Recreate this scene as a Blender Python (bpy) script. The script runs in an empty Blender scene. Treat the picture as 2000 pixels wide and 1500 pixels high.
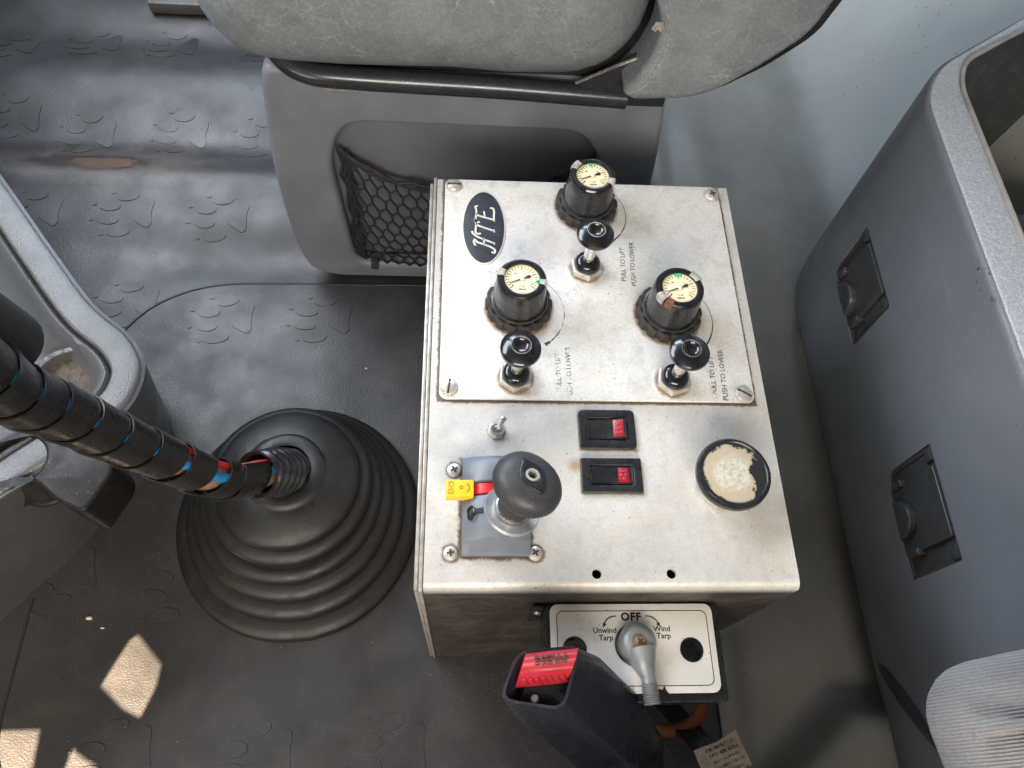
import bpy, bmesh, math, random
from mathutils import Vector, Matrix, noise
R = math.radians; PI = math.pi
random.seed(7)
scene = bpy.context.scene
C = scene.collection

# ---------------------------------------------------------------- camera
cam_d = bpy.data.cameras.new('camera'); cam = bpy.data.objects.new('camera', cam_d); C.objects.link(cam)
cam_d.sensor_width = 36.0; cam_d.lens = 36.0*1473.4/2000.0
cam_d.clip_start = 0.01; cam_d.clip_end = 50
cx = Vector((0.9979, -0.0166, 0.0634)); cdn = Vector((0.0139, -0.8915, -0.4527)); cf = Vector((0.0640, 0.4526, -0.8894))
cam.matrix_world = Matrix(((cx.x, -cdn.x, -cf.x, 0.0244), (cx.y, -cdn.y, -cf.y, -0.0979), (cx.z, -cdn.z, -cf.z, 0.7828), (0, 0, 0, 1)))
scene.camera = cam
# ---------------------------------------------------------------- world, lamps, exposure
w = bpy.data.worlds.new('World'); scene.world = w; w.use_nodes = True
w.node_tree.nodes['Background'].inputs[0].default_value = (0.80, 0.90, 1.0, 1)
w.node_tree.nodes['Background'].inputs[1].default_value = 0.022

def area(name, loc, target, sx, sy, power, col):
    l = bpy.data.lights.new(name, 'AREA'); l.shape = 'RECTANGLE'; l.size = sx; l.size_y = sy
    l.energy = power; l.color = col
    o = bpy.data.objects.new(name, l); C.objects.link(o); o.location = loc
    o.rotation_euler = (Vector(target)-Vector(loc)).to_track_quat('-Z', 'Y').to_euler()
    return o
area('driver_window_light', (-0.05, -1.15, 1.22), (0.1, 0.4, 0.35), 1.1, 0.42, 3.8, (1.0, 0.91, 0.78))
area('passenger_window_light', (-0.05, 1.65, 1.22), (-0.1, 0.3, 0.1), 1.0, 0.40, 3.1, (0.72, 0.84, 1.0))
area('windshield_light', (-0.95, 0.80, 1.28), (0.1, 0.2, 0.25), 1.3, 0.50, 4.1, (0.86, 0.92, 1.0))
area('driver_door_light', (-0.80, -0.85, 0.55), (-0.25, 0.1, 0.2), 0.5, 0.40, 0.45, (1.0, 0.80, 0.64))
SUN = Vector((-0.45, -0.55, 0.70)).normalized()
sl = bpy.data.lights.new('sun', 'SUN'); sl.energy = 8.0; sl.angle = R(0.12); sl.color = (1.0, 0.76, 0.52)
so = bpy.data.objects.new('sun', sl); C.objects.link(so); so.rotation_euler = (-SUN).to_track_quat('-Z', 'Y').to_euler()
so.location = SUN*3
vs = scene.view_settings; vs.view_transform = 'Standard'; vs.look = 'None'; vs.exposure = 3.0; vs.gamma = 1.0
vs.use_curve_mapping = False

# ---------------------------------------------------------------- material helpers
class NT:
    def __init__(s, name):
        s.m = bpy.data.materials.new(name); s.m.use_nodes = True
        s.n = s.m.node_tree.nodes; s.l = s.m.node_tree.links
        s.b = s.n['Principled BSDF']
        tc = s.n.new('ShaderNodeTexCoord'); s.co = tc.outputs['Object']
    def lk(s, a, b): s.l.new(a, b)
    def setv(s, sock, v):
        if hasattr(v, 'is_linked') or isinstance(v, bpy.types.NodeSocket): s.l.new(v, sock)
        else: sock.default_value = v
    def noise(s, scale, detail=4, rough=.55, dist=0, vec=None):
        t = s.n.new('ShaderNodeTexNoise'); t.inputs['Scale'].default_value = scale; t.inputs['Detail'].default_value = detail
        t.inputs['Roughness'].default_value = rough; t.inputs['Distortion'].default_value = dist
        s.lk(vec or s.co, t.inputs['Vector']); return t.outputs['Fac']
    def vor(s, scale, feat='F1', vec=None, rand=1.0):
        t = s.n.new('ShaderNodeTexVoronoi'); t.feature = feat; t.inputs['Scale'].default_value = scale
        t.inputs['Randomness'].default_value = rand
        s.lk(vec or s.co, t.inputs['Vector']); return t.outputs['Distance']
    def ramp(s, fac, a, b, c0=0.0, c1=1.0):
        t = s.n.new('ShaderNodeMapRange'); t.inputs['From Min'].default_value = a; t.inputs['From Max'].default_value = b
        t.inputs['To Min'].default_value = c0; t.inputs['To Max'].default_value = c1
        s.lk(fac, t.inputs['Value']); return t.outputs[0]
    def math(s, op, a, b=0.0, clamp=False):
        t = s.n.new('ShaderNodeMath'); t.operation = op; t.use_clamp = clamp
        s.setv(t.inputs[0], a); s.setv(t.inputs[1], b); return t.outputs[0]
    def mix(s, fac, a, b):
        t = s.n.new('ShaderNodeMix'); t.data_type = 'RGBA'
        s.setv(t.inputs['Factor'], fac)
        for k, v in ((6, a), (7, b)):
            if isinstance(v, tuple): t.inputs[k].default_value = (*v, 1)
            else: s.lk(v, t.inputs[k])
        return t.outputs[2]
    def mapv(s, scale=(1, 1, 1), loc=(0, 0, 0), rot=(0, 0, 0)):
        t = s.n.new('ShaderNodeMapping'); t.inputs['Scale'].default_value = scale; t.inputs['Location'].default_value = loc
        t.inputs['Rotation'].default_value = rot
        s.lk(s.co, t.inputs['Vector']); return t.outputs[0]
    def warp(s, scale, amt, vec=None):
        t = s.n.new('ShaderNodeTexNoise'); t.inputs['Scale'].default_value = scale; t.inputs['Detail'].default_value = 3
        s.lk(vec or s.co, t.inputs['Vector'])
        m = s.n.new('ShaderNodeVectorMath'); m.operation = 'MULTIPLY_ADD'
        s.lk(t.outputs['Color'], m.inputs[0]); m.inputs[1].default_value = (amt,)*3; s.lk(vec or s.co, m.inputs[2])
        return m.outputs[0]
    def sep(s, vec=None):
        t = s.n.new('ShaderNodeSeparateXYZ'); s.lk(vec or s.co, t.inputs[0]); return t.outputs
    def bump(s, h, strength=.3, dist=.001, prev=None):
        t = s.n.new('ShaderNodeBump'); t.inputs['Strength'].default_value = strength; t.inputs['Distance'].default_value = dist
        s.lk(h, t.inputs['Height'])
        if prev is not None: s.lk(prev, t.inputs['Normal'])
        return t.outputs[0]
    def out(s, col=None, rough=None, metal=None, nrm=None, spec=None, coat=None, coat_rough=None, alpha=None, sheen=None):
        b = s.b.inputs
        if col is not None:
            if isinstance(col, tuple): b['Base Color'].default_value = (*col, 1)
            else: s.lk(col, b['Base Color'])
        for k, v in (('Roughness', rough), ('Metallic', metal), ('Specular IOR Level', spec), ('Coat Weight', coat), ('Coat Roughness', coat_rough), ('Alpha', alpha), ('Sheen Weight', sheen)):
            if v is not None: s.setv(b[k], v)
        if nrm is not None: s.lk(nrm, b['Normal'])
        return s.m

def worn(name, c, c2=None, scale=40, rough=.5, rv=.12, metal=0.0, grain=0, grain_s=.25, spec=.5, dust=None, dust_amt=.35, coat=0):
    "a general worn material: two-tone mottling, roughness variation, fine grain relief and dust flecks"
    t = NT(name); c2 = c2 or tuple(x*.8 for x in c)
    n = t.noise(scale, 5, .6)
    col = t.mix(t.ramp(n, .35, .65), c, c2)
    if dust:
        d = t.ramp(t.noise(scale*2.7, 8, .75), .60, .72)
        col = t.mix(t.math('MULTIPLY', d, dust_amt), col, dust)
        fl = t.math('LESS_THAN', t.vor(330), .10)
        col = t.mix(t.math('MULTIPLY', t.math('MULTIPLY', fl, t.ramp(t.noise(55, 2), .5, .6)), .7), col, dust)
    r = t.ramp(t.noise(scale*1.9, 4), .3, .7, rough-rv, rough+rv)
    nr = None
    if grain: nr = t.bump(t.noise(grain, 3, .6), grain_s, .0006)
    return t.out(col, r, metal, nr, spec, coat or None)

M = {}
def rectmask(t, x0, x1, y0, y1, soft, nz, amp):
    X, Y, Z = t.sep()[:]
    dx = t.math('MAXIMUM', t.math('SUBTRACT', x0, X), t.math('SUBTRACT', X, x1))
    dy = t.math('MAXIMUM', t.math('SUBTRACT', y0, Y), t.math('SUBTRACT', Y, y1))
    d = t.math('MAXIMUM', dx, dy)
    d = t.math('ADD', d, t.math('MULTIPLY', t.math('SUBTRACT', nz, .5), amp))
    return t.ramp(d, 0, soft, 1, 0)
def circmask(t, x, y, r, soft, nz, amp):
    X, Y, Z = t.sep()[:]
    a = t.math('SUBTRACT', X, x); b = t.math('SUBTRACT', Y, y)
    d = t.math('SQRT', t.math('ADD', t.math('MULTIPLY', a, a), t.math('MULTIPLY', b, b)))
    d = t.math('ADD', d, t.math('MULTIPLY', t.math('SUBTRACT', nz, .5), amp))
    return t.ramp(d, r, r+soft, 1, 0)

def alu(name, base, base2, panel):
    t = NT(name)
    big = t.noise(14, 5, .6, .4); fine = t.noise(620, 3, .7); mid = t.noise(95, 6, .7)
    col = t.mix(t.ramp(big, .35, .66), base, base2)
    col = t.mix(t.ramp(mid, .48, .70, 0, .50), col, (.42, .385, .35))
    col = t.mix(t.ramp(fine, .42, .72, 0, .35), col, (.34, .32, .30))
    # tan tarnish
    col = t.mix(t.math('MULTIPLY', t.ramp(t.noise(22, 4, .6), .5, .72), .38), col, (.62, .50, .38))
    # pits and specks
    sp = t.math('LESS_THAN', t.vor(150), .085); sp = t.math('MULTIPLY', sp, t.ramp(t.noise(19, 3), .46, .60))
    col = t.mix(t.math('MULTIPLY', sp, .85), col, (.07, .05, .04))
    sp2 = t.math('LESS_THAN', t.vor(420), .11); sp2 = t.math('MULTIPLY', sp2, t.ramp(t.noise(30, 3), .45, .62))
    col = t.mix(t.math('MULTIPLY', sp2, .6), col, (.10, .07, .05))
    nz = t.noise(160, 6, .75)
    if panel:
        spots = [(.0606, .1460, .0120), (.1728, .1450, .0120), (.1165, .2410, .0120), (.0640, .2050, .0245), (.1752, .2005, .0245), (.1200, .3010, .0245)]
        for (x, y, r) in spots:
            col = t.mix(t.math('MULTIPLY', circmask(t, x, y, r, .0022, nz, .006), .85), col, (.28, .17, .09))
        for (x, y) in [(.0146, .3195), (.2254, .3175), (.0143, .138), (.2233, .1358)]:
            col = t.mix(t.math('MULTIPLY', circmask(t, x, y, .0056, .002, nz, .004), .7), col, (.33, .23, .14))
    else:
        col = t.mix(t.math('MULTIPLY', rectmask(t, .0062, .2322, .1282, .3272, .0012, nz, .005), .9), col, (.10, .065, .04))
        col = t.mix(t.math('MULTIPLY', rectmask(t, .0235, .0690, .0195, .0855, .0020, nz, .008), .92), col, (.10, .06, .03))
        for (x, y) in [(.019, .0778), (.0177, .0225), (.0711, .0224), (.0472, .1063)]:
            col = t.mix(t.math('MULTIPLY', circmask(t, x, y, .0050, .0020, nz, .006), .85), col, (.16, .10, .06))
        for a in [(.1035, .1427, .0931, .1222), (.1032, .1443, .0621, .0864)]:
            col = t.mix(t.math('MULTIPLY', rectmask(t, *a, .0010, nz, .004), .7), col, (.25, .18, .11))
        col = t.mix(t.math('MULTIPLY', circmask(t, .1, .082, .002, .005, nz, .006), .8), col, (.35, .22, .10))
        # brown filth plus painted shade on the front face below the bend
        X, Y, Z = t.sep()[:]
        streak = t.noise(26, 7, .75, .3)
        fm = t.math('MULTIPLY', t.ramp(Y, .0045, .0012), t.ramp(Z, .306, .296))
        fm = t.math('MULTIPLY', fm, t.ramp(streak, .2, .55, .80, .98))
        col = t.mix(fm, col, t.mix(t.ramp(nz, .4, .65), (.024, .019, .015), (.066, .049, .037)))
    rg = t.ramp(mid, .3, .7, .42, .62)
    nr = t.bump(fine, .14, .0004); nr = t.bump(mid, .10, .0006, nr)
    return t.out(col, rg, .30, nr, .5)

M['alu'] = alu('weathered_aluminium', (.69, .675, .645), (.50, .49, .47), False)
M['alu_panel'] = alu('panel_aluminium', (.84, .815, .775), (.77, .765, .755), True)
M['alu_edge'] = worn('aluminium_edge', (.55, .53, .50), (.36, .32, .28), 120, .45, .1, .5, 500, .2)
M['black'] = worn('black_plastic', (.012, .013, .016), (.020, .020, .022), 60, .27, .1, 0, 420, .10, .5, (.20, .17, .13), .25)
M['black_gloss'] = worn('glossy_black_plastic', (.008, .009, .012), (.012, .012, .015), 60, .16, .06, 0, 0, 0, .55, (.25, .22, .18), .12)
M['collar'] = worn('dusty_black_collar', (.022, .021, .021), (.045, .038, .030), 120, .62, .1, 0, 600, .3, .35, (.26, .20, .13), .45)
M['charcoal'] = worn('charcoal_soft_plastic', (.030, .031, .034), (.042, .042, .045), 70, .50, .1, 0, 500, .25, .45, (.2, .19, .17), .2)
M['chrome'] = worn('steel', (.72, .70, .67), (.58, .54, .49), 160, .24, .08, .95, 0)
M['zinc'] = worn('zinc_casting', (.42, .44, .45), (.30, .315, .33), 90, .42, .1, .55, 500, .2, .5, (.16, .12, .08), .35)
M['nut'] = worn('dull_nut_steel', (.62, .60, .57), (.46, .43, .38), 220, .38, .1, .55, 0)
M['screw'] = worn('screw_steel', (.70, .69, .67), (.52, .49, .45), 260, .32, .1, .55, 0)
M['slot'] = worn('grimy_recess', (.035, .026, .020), (.07, .05, .035), 300, .8, .1)
M['cream'] = worn('dial_cream', (.84, .74, .50), (.78, .67, .43), 110, .3, .05, 0, 0, 0, .5, None, 0, .6)
M['ink'] = worn('print_ink', (.018, .018, .020), None, 200, .6, .1)
M['green'] = worn('green_marker', (.05, .60, .28), None, 200, .5, .1)
M['white'] = worn('white_plastic', (.78, .77, .73), (.66, .64, .60), 150, .4, .1)
M['grubby_white'] = worn('grubby_white', (.50, .48, .44), (.24, .22, .19), 300, .5, .1)
M['rustchip'] = worn('rust_chip', (.22, .075, .035), (.12, .05, .03), 300, .6, .1)
M['emblem'] = worn('emblem_navy', (.030, .036, .055), (.045, .050, .066), 130, .45, .1, 0, 0, 0, .5, (.5, .5, .5), .18)
M['bluegrey'] = worn('blue_grey_moulding', (.155, .178, .215), (.125, .142, .170), 60, .42, .08, 0, 500, .12, .5, (.10, .07, .05), .2)
M['red'] = worn('red_plastic', (.70, .018, .022), (.60, .016, .02), 60, .35, .08)
M['buckle_red'] = worn('buckle_red', (.46, .022, .040), (.36, .018, .032), 90, .42, .08, 0, 0, 0, .5, (.16, .03, .03), .6)
M['yellow'] = worn('yellow_tag', (.86, .55, .02), (.78, .48, .02), 90, .42, .08)
M['lens_red'] = worn('rocker_lens', (.34, .012, .03), (.20, .008, .02), 260, .28, .06)
M['lens_text'] = worn('rocker_lens_text', (.55, .12, .14), None, 300, .5, .1)
M['white_plate'] = None
def m_dash():
    t = NT('dash_grey_plastic')
    col = t.mix(t.ramp(t.noise(12, 5, .6), .35, .68), (.078, .081, .086), (.062, .065, .069))
    col = t.mix(t.ramp(t.noise(70, 7, .75), .55, .75, 0, .4), col, (.095, .097, .10))
    g = t.n.new('ShaderNodeNewGeometry'); ed = t.ramp(g.outputs['Pointiness'], .535, .59)
    ed = t.math('MULTIPLY', ed, t.ramp(t.noise(120, 5, .7), .42, .56))
    fl = t.math('MULTIPLY', t.math('LESS_THAN', t.vor(130), .055), t.ramp(t.noise(20, 2), .50, .58))
    col = t.mix(t.math('MAXIMUM', t.math('MULTIPLY', ed, .8), fl), col, (.50, .50, .50))
    return t.out(col, t.ramp(t.noise(25, 5), .3, .7, .30, .46), 0, t.bump(t.vor(700), .35, .0006), .55)
M['grey_dash'] = m_dash()
M['dash_dark'] = worn('dash_dark_plastic', (.030, .030, .032), (.038, .036, .035), 50, .36, .1, 0, 700, .22, .5, (.3, .28, .25), .25)
M['dash_black'] = worn('cup_holder_black', (.010, .009, .009), (.015, .013, .012), 60, .45, .08, 0, 0, 0, .22, (.3, .28, .26), .12)
M['base_grey'] = worn('seat_base_plastic', (.188, .206, .240), (.155, .168, .194), 22, .46, .08, 0, 900, .28, .45, (.27, .25, .215), .25)
M['recess_grey'] = worn('pocket_plastic', (.150, .160, .188), (.125, .134, .158), 22, .46, .08, 0, 900, .2, .45)
M['net'] = worn('elastic_net', (.014, .014, .016), (.022, .022, .024), 300, .75, .1)
M['tube'] = worn('painted_tube', (.045, .050, .060), (.060, .064, .072), 60, .24, .06, .5, 0, 0, .5, (.45, .33, .26), .10)
def m_console():
    t = NT('console_plastic'); X, Y, Z = t.sep()[:]
    col = t.mix(t.ramp(t.noise(9, 5, .6), .35, .68), (.158, .172, .198), (.138, .149, .170))
    col = t.mix(t.ramp(t.noise(60, 6, .75), .55, .75, 0, .35), col, (.20, .21, .225))
    st = t.noise(1.0, 5, .7, .4, t.mapv((60, 9, 34))); col = t.mix(t.ramp(st, .60, .72, 0, .30), col, (.27, .28, .30))
    chip = t.math('MULTIPLY', t.ramp(t.noise(160, 4, .7), .57, .59), t.ramp(Z, .318, .326)); chip = t.math('MULTIPLY', chip, t.ramp(t.noise(9, 2), .50, .56))
    spk = t.math('MULTIPLY', t.math('LESS_THAN', t.vor(70), .06), t.ramp(t.noise(8, 2), .50, .58))
    col = t.mix(t.math('MAXIMUM', chip, t.math('MULTIPLY', spk, .9)), col, (.012, .012, .013))
    return t.out(col, t.ramp(t.noise(30, 5), .3, .7, .33, .54), 0, t.bump(t.vor(650), .35, .0006), .5)
M['console'] = m_console()
M['console_rim'] = None
M['console_in'] = worn('console_inside', (.030, .036, .044), (.040, .046, .054), 40, .38, .1, 0, 600, .2, .5, (.35, .36, .36), .3)
M['latch'] = worn('latch_black', (.040, .043, .047), (.050, .053, .056), 90, .32, .08, 0, 500, .15, .5, (.28, .22, .15), .18)
M['boot'] = worn('rubber_boot', (.0085, .0088, .009), (.013, .013, .013), 45, .46, .09, 0, 520, .35, .45, (.085, .080, .072), .40)
M['wrap'] = worn('spiral_wrap', (.013, .012, .012), (.020, .018, .017), 60, .30, .08, 0, 0, 0, .5, (.30, .26, .22), .2)
M['rod'] = worn('rusty_lever_rod', (.42, .27, .18), (.22, .12, .075), 130, .55, .1, .25, 500, .4)
M['blue'] = worn('blue_air_line', (.02, .26, .58), None, 100, .35, .08)
M['redline'] = worn('red_air_line', (.62, .03, .03), None, 100, .35, .08)
M['buckle'] = worn('buckle_black', (.010, .011, .017), (.014, .015, .021), 40, .24, .1, 0, 800, .2, .5, (.20, .19, .18), .15)
M['orange'] = worn('orange_hose', (.26, .070, .020), (.16, .042, .014), 60, .5, .1)
M['roof_mask'] = worn('roof_mask_lining', (.42, .40, .37), None, 30, .9, .05)
M['sill'] = worn('sill_metal', (.12, .115, .11), (.09, .087, .083), 60, .5, .1, .3, 0)
M['grit'] = worn('gritty_bottom', (.13, .10, .075), (.05, .04, .032), 240, .85, .1, 0, 500, .8)
M['rust_rub'] = worn('rubbed_latch', (.040, .036, .032), (.075, .058, .045), 140, .4, .1)
M['lip'] = worn('rubbed_lip', (.36, .35, .33), (.25, .245, .235), 45, .5, .1)
M['crumb'] = worn('crumb', (.62, .56, .46), None, 200, .8, .1)

def m_plate():
    t = NT('white_switch_plate'); nz = t.noise(170, 6, .75)
    col = t.mix(t.ramp(t.noise(20, 4), .4, .7), (.82, .80, .76), (.74, .72, .67))
    sp = t.math('MULTIPLY', t.math('LESS_THAN', t.vor(300), .12), t.ramp(t.noise(60, 3), .46, .58))
    col = t.mix(t.math('MULTIPLY', sp, .8), col, (.14, .10, .06))
    col = t.mix(t.math('MULTIPLY', circmask(t, .1415, -.030, .012, .012, nz, .016), .65), col, (.52, .34, .13))
    return t.out(col, .38, 0)
M['white_plate'] = m_plate()
def m_rim():
    t = NT('console_rim_texture'); n = t.noise(520, 3, .65); v = t.vor(360)
    col = t.mix(t.ramp(n, .4, .62), (.34, .37, .42), (.50, .53, .59))
    return t.out(col, .42, 0, t.bump(v, .5, .0008), .6)
M['console_rim'] = m_rim()
def m_leather():
    t = NT('cracked_grey_leather')
    big = t.noise(11, 5, .6); col = t.mix(t.ramp(big, .35, .68), (.140, .160, .178), (.185, .204, .222))
    col = t.mix(t.ramp(t.noise(42, 6, .72, .6), .47, .66, 0, .45), col, (.095, .106, .114))
    wv = t.warp(30, .14); cr = t.ramp(t.vor(22, 'DISTANCE_TO_EDGE', wv), .0, .020, 1, 0)
    wv2 = t.warp(90, .05); cr2 = t.ramp(t.vor(170, 'DISTANCE_TO_EDGE', wv2), .0, .08, 1, 0)
    c = t.math('MULTIPLY', cr, t.ramp(t.noise(19, 3), .42, .58)); c2 = t.math('MULTIPLY', cr2, t.ramp(t.noise(34, 3), .46, .66))
    sc_ = t.ramp(t.noise(1.0, 6, .8, 1.5, t.mapv((70, 70, 260), (0, 0, 0), (0, R(35), 0))), .58, .66)
    sc2 = t.ramp(t.noise(1.0, 6, .8, 1.5, t.mapv((260, 70, 70), (0, 0, 0), (0, R(20), R(30)))), .58, .66)
    lines = t.math('MAXIMUM', t.math('MULTIPLY', c, .8), t.math('MULTIPLY', c2, .55))
    lines = t.math('MAXIMUM', lines, t.math('MULTIPLY', t.math('MAXIMUM', sc_, sc2), .55))
    col = t.mix(t.math('MULTIPLY', lines, .50), col, (.52, .55, .57))
    col = t.mix(t.math('MULTIPLY', t.ramp(t.noise(300, 4, .7), .5, .7), .35), col, (.32, .335, .33))
    nr = t.bump(t.noise(380, 4, .7), .35, .0007); nr = t.bump(lines, .35, .0008, nr); nr = t.bump(t.noise(40, 4), .3, .003, nr)
    return t.out(col, t.ramp(big, .3, .7, .50, .68), 0, nr, .4)
M['leather'] = m_leather()
def m_mat():
    t = NT('ribbed_rubber_mat')
    big = t.noise(6, 5, .6); mid = t.noise(38, 6, .7)
    col = t.mix(t.ramp(big, .35, .7), (.020, .020, .021), (.030, .029, .030))
    col = t.mix(t.ramp(mid, .5, .75, 0, .5), col, (.050, .046, .043))
    # dry dust film
    col = t.mix(t.math('MULTIPLY', t.ramp(t.noise(13, 6, .7, .8), .50, .75), .30), col, (.085, .074, .066))
    fl = t.math('MULTIPLY', t.math('LESS_THAN', t.vor(120), .05), t.ramp(t.noise(17, 2), .52, .6))
    col = t.mix(fl, col, (.36, .33, .29))
    # the worn-through patch: scuffed ring, black edge, rust-brown bottom
    X, Y, Z = t.sep()[:]
    nz = t.noise(120, 6, .75); nz2 = t.noise(45, 5, .7)
    def ell(x, y, a, b, amp):
        p = t.math('DIVIDE', t.math('SUBTRACT', X, x), a); q = t.math('DIVIDE', t.math('SUBTRACT', Y, y), b)
        d = t.math('SQRT', t.math('ADD', t.math('MULTIPLY', p, p), t.math('MULTIPLY', q, q)))
        return t.math('ADD', t.math('ADD', d, t.math('MULTIPLY', t.math('SUBTRACT', nz2, .5), amp)), t.math('MULTIPLY', t.math('SUBTRACT', nz, .5), amp))
    e0 = ell(-.452, .6145, .17, .045, .9); col = t.mix(t.ramp(e0, .50, 1.0, .42, 0), col, (.15, .125, .108))
    e1 = ell(-.463, .6165, .088, .026, 1.2); col = t.mix(t.ramp(e1, .75, 1.0, .92, 0), col, (.030, .022, .018))
    e2 = ell(-.450, .6150, .047, .0165, .9); rust = t.ramp(e2, .85, 1.0, 1, 0)
    col = t.mix(rust, col, t.mix(t.ramp(nz2, .35, .65), (.105, .056, .032), (.060, .033, .020)))
    rg = t.ramp(t.noise(20, 5, .6), .3, .7, .33, .54)
    rg = t.math('ADD', rg, t.math('MULTIPLY', rust, .4))
    fine = t.vor(620); nr = t.bump(fine, .35, .0005); nr = t.bump(t.noise(300, 3), .06, .0005, nr)
    return t.out(col, rg, 0, nr, .58)
M['mat'] = m_mat()
def m_vinyl(name, a, b):
    t = NT(name)
    col = t.mix(t.ramp(t.noise(7, 5, .6), .35, .68), a, b)
    col = t.mix(t.math('MULTIPLY', t.ramp(t.noise(18, 7, .72, .6), .46, .70), .6), col, (.15, .128, .105))
    Xv = t.sep()[0]; col = t.mix(t.ramp(t.math('ADD', Xv, t.math('MULTIPLY', t.noise(5, 3), .05)), .54, .66), col, t.mix(t.ramp(t.noise(5, 5), .35, .65), (.40, .415, .395), (.31, .32, .305)))
    sp = t.math('MULTIPLY', t.math('LESS_THAN', t.vor(85), .085), t.ramp(t.noise(12, 2), .48, .56))
    col = t.mix(t.math('MULTIPLY', sp, .85), col, (.03, .03, .03))
    return t.out(col, .55, 0, t.bump(t.noise(300, 3), .15, .0006), .45)
M['vinyl'] = m_vinyl('grey_floor_vinyl', (.185, .188, .178), (.125, .126, .118))
def m_fabric():
    t = NT('ribbed_seat_fabric')
    v = t.mapv((1, 1, 1), (0, 0, 0), (0, R(10), R(-6)))
    wv = t.n.new('ShaderNodeTexWave'); wv.wave_type = 'BANDS'; wv.bands_direction = 'Y'; wv.inputs['Scale'].default_value = 190
    wv.inputs['Distortion'].default_value = .6; t.lk(v, wv.inputs['Vector'])
    f = wv.outputs['Fac']; n = t.noise(500, 3)
    col = t.mix(t.ramp(f, .1, .9), (.20, .196, .198), (.27, .263, .265)); col = t.mix(t.ramp(n, .4, .7, 0, .4), col, (.15, .15, .155))
    return t.out(col, .9, 0, t.bump(n, .3, .0006, t.bump(f, .7, .0016)), .2, sheen=.3)
M['fabric'] = m_fabric()
def m_paper():
    t = NT('torn_paper_label')
    col = t.mix(t.ramp(t.noise(90, 6, .7), .4, .65), (.50, .44, .37), (.30, .25, .20))
    return t.out(col, .8, 0, t.bump(t.noise(120, 4), .3, .001))
M['paper'] = m_paper()
def m_worntext():
    t = NT('worn_print'); a = t.ramp(t.noise(330, 5, .75), .40, .50)
    return t.out((.03, .03, .032), .6, alpha=a)
M['worn_print'] = m_worntext()
def m_fadedtext():
    t = NT('faded_print'); a = t.ramp(t.noise(150, 5, .75), .44, .60)
    return t.out((.05, .05, .052), .6, alpha=t.math('MULTIPLY', a, .7))
M['faded_print'] = m_fadedtext()
def m_button():
    t = NT('worn_button_cap'); nz = t.noise(95, 7, .78); X, Y, Z = t.sep()[:]
    a = t.math('SUBTRACT', X, -.0012); b = t.math('SUBTRACT', Y, -.001)
    d = t.math('SQRT', t.math('ADD', t.math('MULTIPLY', a, a), t.math('MULTIPLY', b, b)))
    d = t.math('ADD', d, t.math('MULTIPLY', t.math('SUBTRACT', nz, .5), .016))
    m = t.ramp(d, .0184, .0190, 1, 0)
    bl = t.ramp(t.math('ADD', t.math('MULTIPLY', a, 60.0), t.noise(110, 5, .7)), 1.20, 1.26); m = t.math('MULTIPLY', m, t.math('SUBTRACT', 1.0, bl))
    c1 = t.mix(t.ramp(t.noise(500, 4, .7), .42, .62), (.54, .51, .42), (.36, .34, .28))
    c1 = t.mix(t.ramp(d, .010, .0145), c1, (.40, .335, .24))
    X2 = t.math('SUBTRACT', d, .0185); ring = t.math('MULTIPLY', t.ramp(t.math('ABSOLUTE', X2), .0006, .0012, 1, 0), t.ramp(t.noise(70, 3), .48, .56))
    m = t.math('MAXIMUM', m, ring)
    col = t.mix(m, (.020, .022, .025), c1)
    return t.out(col, t.ramp(m, 0, 1, .4, .8), 0, t.bump(m, .4, .0005, t.bump(t.noise(600, 3), .3, .0005)))
M['button_cap'] = m_button()

# ---------------------------------------------------------------- mesh helpers
def finish(me, smooth=35):
    me.polygons.foreach_set('use_smooth', [True]*len(me.polygons))
    if smooth is not None: me.set_sharp_from_angle(angle=R(smooth))
    me.update(); return me
def obj(name, src, mat, parent=None, loc=None, smooth=35):
    "src: a bmesh or mesh in world coordinates (shifted to the parent's origin), or in local ones when loc is given"
    if isinstance(src, bmesh.types.BMesh):
        bmesh.ops.recalc_face_normals(src, faces=src.faces)
        me = bpy.data.meshes.new(name); src.to_mesh(me); src.free()
    else: me = src
    if parent is not None and loc is None:
        off = Vector((0, 0, 0)); p = parent
        while p is not None: off += p.location; p = p.parent
        me.transform(Matrix.Translation(-off))
    finish(me, smooth)
    me.materials.clear(); me.materials.append(M[mat] if isinstance(mat, str) else mat)
    o = bpy.data.objects.new(name, me); C.objects.link(o)
    if parent is not None: o.parent = parent
    if loc is not None: o.location = loc
    return o
def empty(name, loc, label, cat, group=None):
    o = bpy.data.objects.new(name, None); C.objects.link(o); o.location = loc; o.empty_display_size = .02
    o['label'] = label; o['category'] = cat
    if group: o['group'] = group
    return o
def BM(): return bmesh.new()
def add_box(bm, x0, x1, y0, y1, z0, z1, bev=0, seg=2, mtx=None):
    r = bmesh.ops.create_cube(bm, size=1); vs_ = r['verts']
    bmesh.ops.transform(bm, matrix=Matrix.Translation(((x0+x1)/2, (y0+y1)/2, (z0+z1)/2)) @ Matrix.Diagonal((x1-x0, y1-y0, z1-z0, 1)), verts=vs_)
    if bev:
        es = list({e for v in vs_ for e in v.link_edges})
        r = bmesh.ops.bevel(bm, geom=es, offset=bev, segments=seg, affect='EDGES', profile=.5)
        vs_ = list({v for f in r['faces'] for v in f.verts} | {v for v in vs_ if v.is_valid})
    if mtx is not None: bmesh.ops.transform(bm, matrix=mtx, verts=vs_)
    return bm
def box(*a, **k): return add_box(BM(), *a, **k)
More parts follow.
